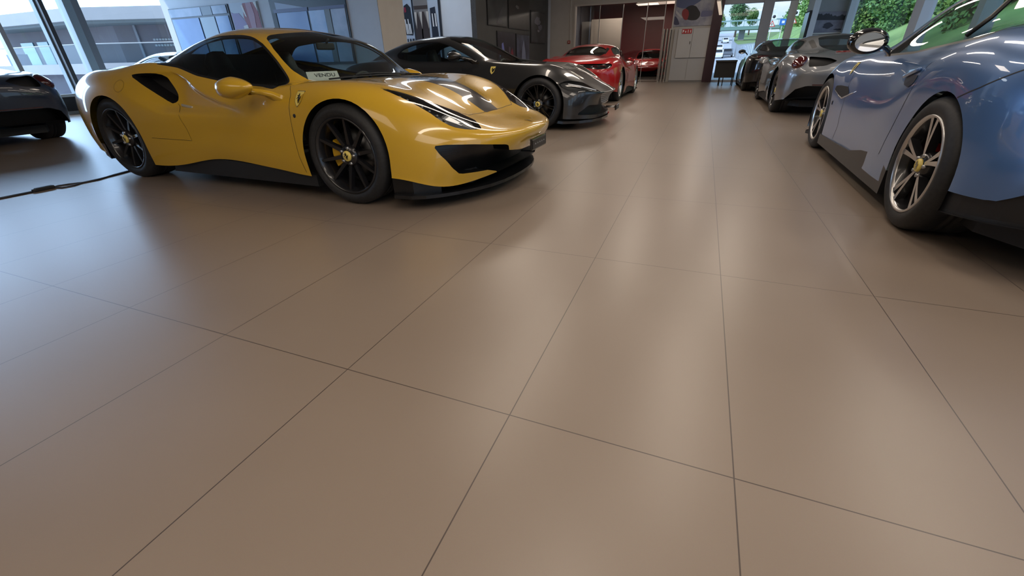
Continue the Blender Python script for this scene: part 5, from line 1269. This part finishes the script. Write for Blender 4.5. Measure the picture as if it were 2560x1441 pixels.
pic = thing('wall_picture', 'picture of a red and black car in snow above the white cabinet', 'picture', (-.62, 19.5, 1.86))
mb = MB(); mb.span((-.70, -.03, 0), (.62, 0, 1.3)); mb.obj('board', noisy('snow_print', (.20, .20, .26), (.40, .38, .40), 3.5, .5), pic)
for nm, pts, col, y in (('blue_shadow', [(-.68, .62), (-.40, .55), (-.1, .62), (.2, .80), (.12, 1.05), (.0, 1.25), (-.4, 1.28), (-.66, 1.0)], (.10, .12, .22), -.032), ('snow_shade', [(.20, .26), (.60, .28), (.60, .44), (.22, .46)], (.14, .14, .24), -.032), ('grey_ridge', [(.25, 1.0), (.58, 1.02), (.55, 1.12), (.3, 1.15)], (.17, .15, .16), -.032), ('dark_car', [(-.34, .24), (-.10, .17), (.10, .18), (.19, .28), (.19, .40), (.10, .50), (.02, .60), (-.14, .65), (-.30, .60), (-.40, .48)], (.012, .010, .012), -.034), ('red_front', [(-.44, .34), (-.33, .20), (-.22, .19), (-.19, .38), (-.24, .50), (-.34, .56), (-.44, .50)], (.25, .02, .025), -.038), ('snow_light', [(-.66, .52), (-.46, .34), (-.38, .28), (-.44, .26), (-.66, .42)], (.48, .45, .44), -.034), ('dark_corner', [(-.68, .05), (-.46, .05), (-.56, .24), (-.68, .36)], (.05, .05, .10), -.034)):
    mb = MB(); mb.prism(rpoly(pts, .08), y-.003, y, 'y'); mb.obj(nm, mat('snow_'+nm, col, .5), pic)
for k in range(3):
    x = -1.60+k*.11
    lf = thing('partition_leaf', ['folded metal partition leaf, leftmost of three by the cabinet', 'folded metal partition leaf, middle one of three by the cabinet', 'folded metal partition leaf, nearest of three to the cabinet'][k], 'partition', (x, 19.40, 0), 0, 'folded partition leaves')
    mb = MB(); mb.span((-.022, -.06, 0), (.022, .06, 1.80)); mb.obj('stile', mat('leaf_alu', (.38, .36, .33), .25, .8), lf)
    mb = MB(); mb.span((.024, -.05, .03), (.055, .05, 1.76)); mb.obj('groove', mat('leaf_dark', (.05, .045, .04), .4), lf)
# glass partition in the opening: sliding panes
GP = glass('partition_glass', (.80, .80, .80), 1.0, 1.7)
for k, (x0, x1) in enumerate(((-5.05, -4.1), (-4.1, -3.2), (-3.2, -2.3), (-2.3, -1.65))):
    g = thing('sliding_pane', ['leftmost tall glass pane in the wide opening', 'second tall glass pane from the left in the wide opening', 'third tall glass pane from the left in the wide opening', 'rightmost tall glass pane in the wide opening'][k], 'glass pane', ((x0+x1)/2, 19.6, 0), 0, 'glass panes in the opening')
    w = (x1-x0)/2-.014
    mb = MB(); mb.span((-w, -.005, .03), (w, .005, 2.68)); mb.obj('pane', GP, g)
    mb = MB(); mb.span((w-.014, -.015, .03), (w+.010, .015, 2.68)); mb.obj('edge', mat('pane_edge', (.45, .45, .44), .25, .6), g)
    mb = MB(); mb.span((-w, -.02, 0), (w, .02, .03)); mb.obj('track', mat('track_brown', (.14, .10, .08), .5), g)
# objects in the room behind, standing in for what the glass reflects
for (x, w, h, nm, lab, col) in ((-5.55, .35, 2.5, 'grey_screen', 'grey upright screen at the left inside the opening', (.23, .22, .21)), (-4.55, .75, 2.55, 'beige_screen', 'tall beige screen standing inside the opening', (.24, .215, .19))):
    o = MB(); o.span((-w, -.05, 0), (w, .05, h)); o = o.obj(nm, mat(nm, col, .6)); o.location = (x-.2, 24.4 if w > .5 else 24.9, 0); tag(o, lab, 'screen')
lp = thing('panel_lamp_reflection', 'pale angular light panel inside the opening, standing in for reflected ceiling lamps', 'lamp', (-2.3, 23.2, 2.95))  # ceiling lamps reflected in the glass, built as a glowing panel
mb = MB(); mb.prism([(-.9, -.2), (-.3, -.7), (1.3, -.7), (1.3, .5), (-.3, .5)], 0, .05, 'z'); mb.obj('housing', mat('lamp_housing', (.5, .45, .4), .5), lp)
mb = MB(); mb.prism([(-.82, -.18), (-.28, -.62), (1.22, -.62), (1.22, .42), (-.28, .42)], -.012, 0, 'z'); mb.obj('diffuser', mat('lamp_glow', (.8, .7, .6), .5, 0, 0, .5, (1.0, .82, .66), .75), lp)
# pendant strip
lp = thing('pendant_lamp', 'slim pale linear lamp hanging in front of the maroon column', 'lamp', (.165, 16.2, 2.1), R(-1.9))
mb = MB(); mb.span((-.05, -2.3, 0), (.05, 2.3, .06)); mb.obj('profile', mat('lamp_profile', (.42, .36, .31), .4), lp)
mb = MB(); mb.span((-.045, -2.28, -.008), (.045, 2.28, 0)); mb.obj('diffuser', mat('strip_glow', (.8, .7, .6), .5, 0, 0, .5, (1.0, .80, .62), .6), lp)
for y in (-1.9, 1.9): mb = MB(); mb.tube([(0, y, .06), (0, y, 1.5)], .006, 6); mb.obj('cord', MATTE, lp)
# black desk by the back window
dk = thing('desk', 'black desk with a deep front panel and thin legs before the back window', 'desk', (.66, 17.3, 0))
mb = MB(); mb.span((-.31, -.40, .70), (.31, .40, .745)); mb.obj('desk_top', SATIN, dk)
mb = MB(); mb.span((-.30, -.36, .24), (.30, -.32, .70)); mb.span((-.30, -.32, .24), (-.26, .34, .70)); mb.obj('front_panel', MATTE, dk)
for (x, y) in ((-.12, -.34), (-.02, -.34), (-.12, .34), (.28, .34), (.28, -.34)): mb = MB(); mb.tube([(x, y, 0), (x, y, .70)], .014, 8); mb.obj('leg', SATIN, dk)
# grey wall picture and side screen
gp = thing('wall_picture', 'dark landscape picture with tree line on the grey wall at right', 'picture', (3.62, 19.5, 1.45))
mb = MB(); mb.span((-.48, -.03, 0), (.48, 0, .63)); mb.obj('board', noisy('land_print', (.14, .13, .17), (.22, .21, .25), 5, .5), gp)
rr = random.Random(5); top = [(-.45+.9*k/22, .57+rr.uniform(-.03, .03)-(.05 if k > 12 else 0)) for k in range(23)]
mb = MB(); mb.prism([(.46, .38), (-.46, .42)]+top, -.035, -.03, 'y'); mb.obj('tree_line', mat('print_pine', (.012, .014, .022), .5), gp)
mb = MB(); mb.prism(blob(16, .02, .24, .15, .09, 6), -.035, -.03, 'y'); mb.obj('bush', mat('print_bush', (.02, .02, .035), .5), gp)
mb = MB(); mb.prism(blob(12, .33, .12, .12, .03, 9), -.035, -.03, 'y'); mb.obj('dark_patch', mat('print_bush', (.02, .02, .035), .5), gp)
mb = MB(); mb.span((-.48, -.034, 0), (.48, -.03, .04)); mb.obj('pale_edge', mat('print_cream', (.55, .50, .44), .5), gp)
sc = thing('display_screen', 'dark framed upright screen on the side of the pale column', 'screen', (2.93, 19.0, 1.1))
mb = MB(); mb.span((-.05, -.42, 0), (.0, .42, 1.0)); mb.obj('frame', MATTE, sc)
mb = MB(); mb.span((-.054, -.36, .04), (-.05, .38, .96)); mb.obj('panel', noisy('screen_reflection', (.05, .09, .06), (.14, .20, .13), 4, .15), sc)  # reflected greenery put into the screen colour
# sold card behind the windscreen
cc = thing('price_card', 'white card reading VENDU leaning inside the yellow car windscreen', 'card', yel.location, yel.rotation_euler[2])
TL, TR, DN = Vector((.745, -.582, .870)), Vector((.835, -.350, .871)), Vector((.068, -.056, -.044))
U = TR-TL; Nn = U.cross(DN).normalized(); Nn = Nn if Nn.x > 0 else -Nn
mb = MB(); q = [TL, TR, TR+DN*1.45, TL+DN*1.45]; mb.add(q+[v-Nn*.002 for v in q], [(0, 1, 2, 3), (7, 6, 5, 4), (0, 4, 5, 1), (1, 5, 6, 2), (2, 6, 7, 3), (3, 7, 4, 0)]); mb.obj('card', mat('card_white', (.62, .57, .53), .5), cc)
fc = bpy.data.curves.new('lettering', 'FONT'); fc.body = 'VENDU'; fc.align_x = 'CENTER'; fc.align_y = 'CENTER'; fc.size = 1; fc.extrude = 0
fo = bpy.data.objects.new('lettering_curve', fc); C.objects.link(fo); bpy.context.view_layer.update()
fm = bpy.data.meshes.new_from_object(fo.evaluated_get(bpy.context.evaluated_depsgraph_get())); bpy.data.objects.remove(fo)
co = [v.co.copy() for v in fm.vertices]; wx = max(c.x for c in co)-min(c.x for c in co); wy = max(c.y for c in co)-min(c.y for c in co)
cen = TL+U*.56+DN*.62; ux = U.normalized(); dy = DN.normalized()
for v, c_ in zip(fm.vertices, co): v.co = cen+ux*(c_.x/wx*U.length*.66)-dy*(c_.y/wy*.050)+Nn*.002
fm.materials.append(mat('card_ink', (.02, .02, .025), .5)); link('lettering', fm, cc)
# cable on the floor
cb = thing('power_cable', 'dark twin cable with plug connector lying on the floor left of the yellow car', 'cable', (-5.18, 1.88, 0))
def W(pts, z=.006): return [(x+5.18, y-1.88, z) for x, y in pts]
CBM = mat('cable_black', (.03, .03, .035), .5)
mb = MB(); mb.tube(W([(-5.05, .2), (-5.16, .9), (-5.20, 1.40), (-5.195, 1.62), (-5.19, 1.80)]), .006, 6); mb.obj('cord', CBM, cb)
mb = MB(); mb.tube(W([(-5.04, .2), (-5.14, .9), (-5.185, 1.40), (-5.175, 1.62), (-5.165, 1.82)]), .006, 6); mb.obj('cord', CBM, cb)
mb = MB(); mb.tube(W([(-5.19, 1.92), (-5.215, 1.99), (-5.19, 2.06), (-5.12, 2.15), (-5.12, 2.26), (-5.20, 2.42), (-5.24, 2.55), (-5.3, 2.8)]), .006, 6); mb.obj('cord', CBM, cb)
mb = MB(); mb.tube(W([(-5.165, 1.94), (-5.09, 1.96), (-5.08, 2.04), (-5.13, 2.14), (-5.14, 2.26), (-5.18, 2.42), (-5.22, 2.55), (-5.28, 2.8)]), .006, 6); mb.obj('cord', CBM, cb)
mb = MB(); mb.box((.0, .0, .014), (.05, .13, .028), 0, None, .008); mb.box((.012, -.06, .014), (.03, .06, .022), 0, None, .006); mb.obj('plug', MATTE, cb)
# dark low box by the left glass wall
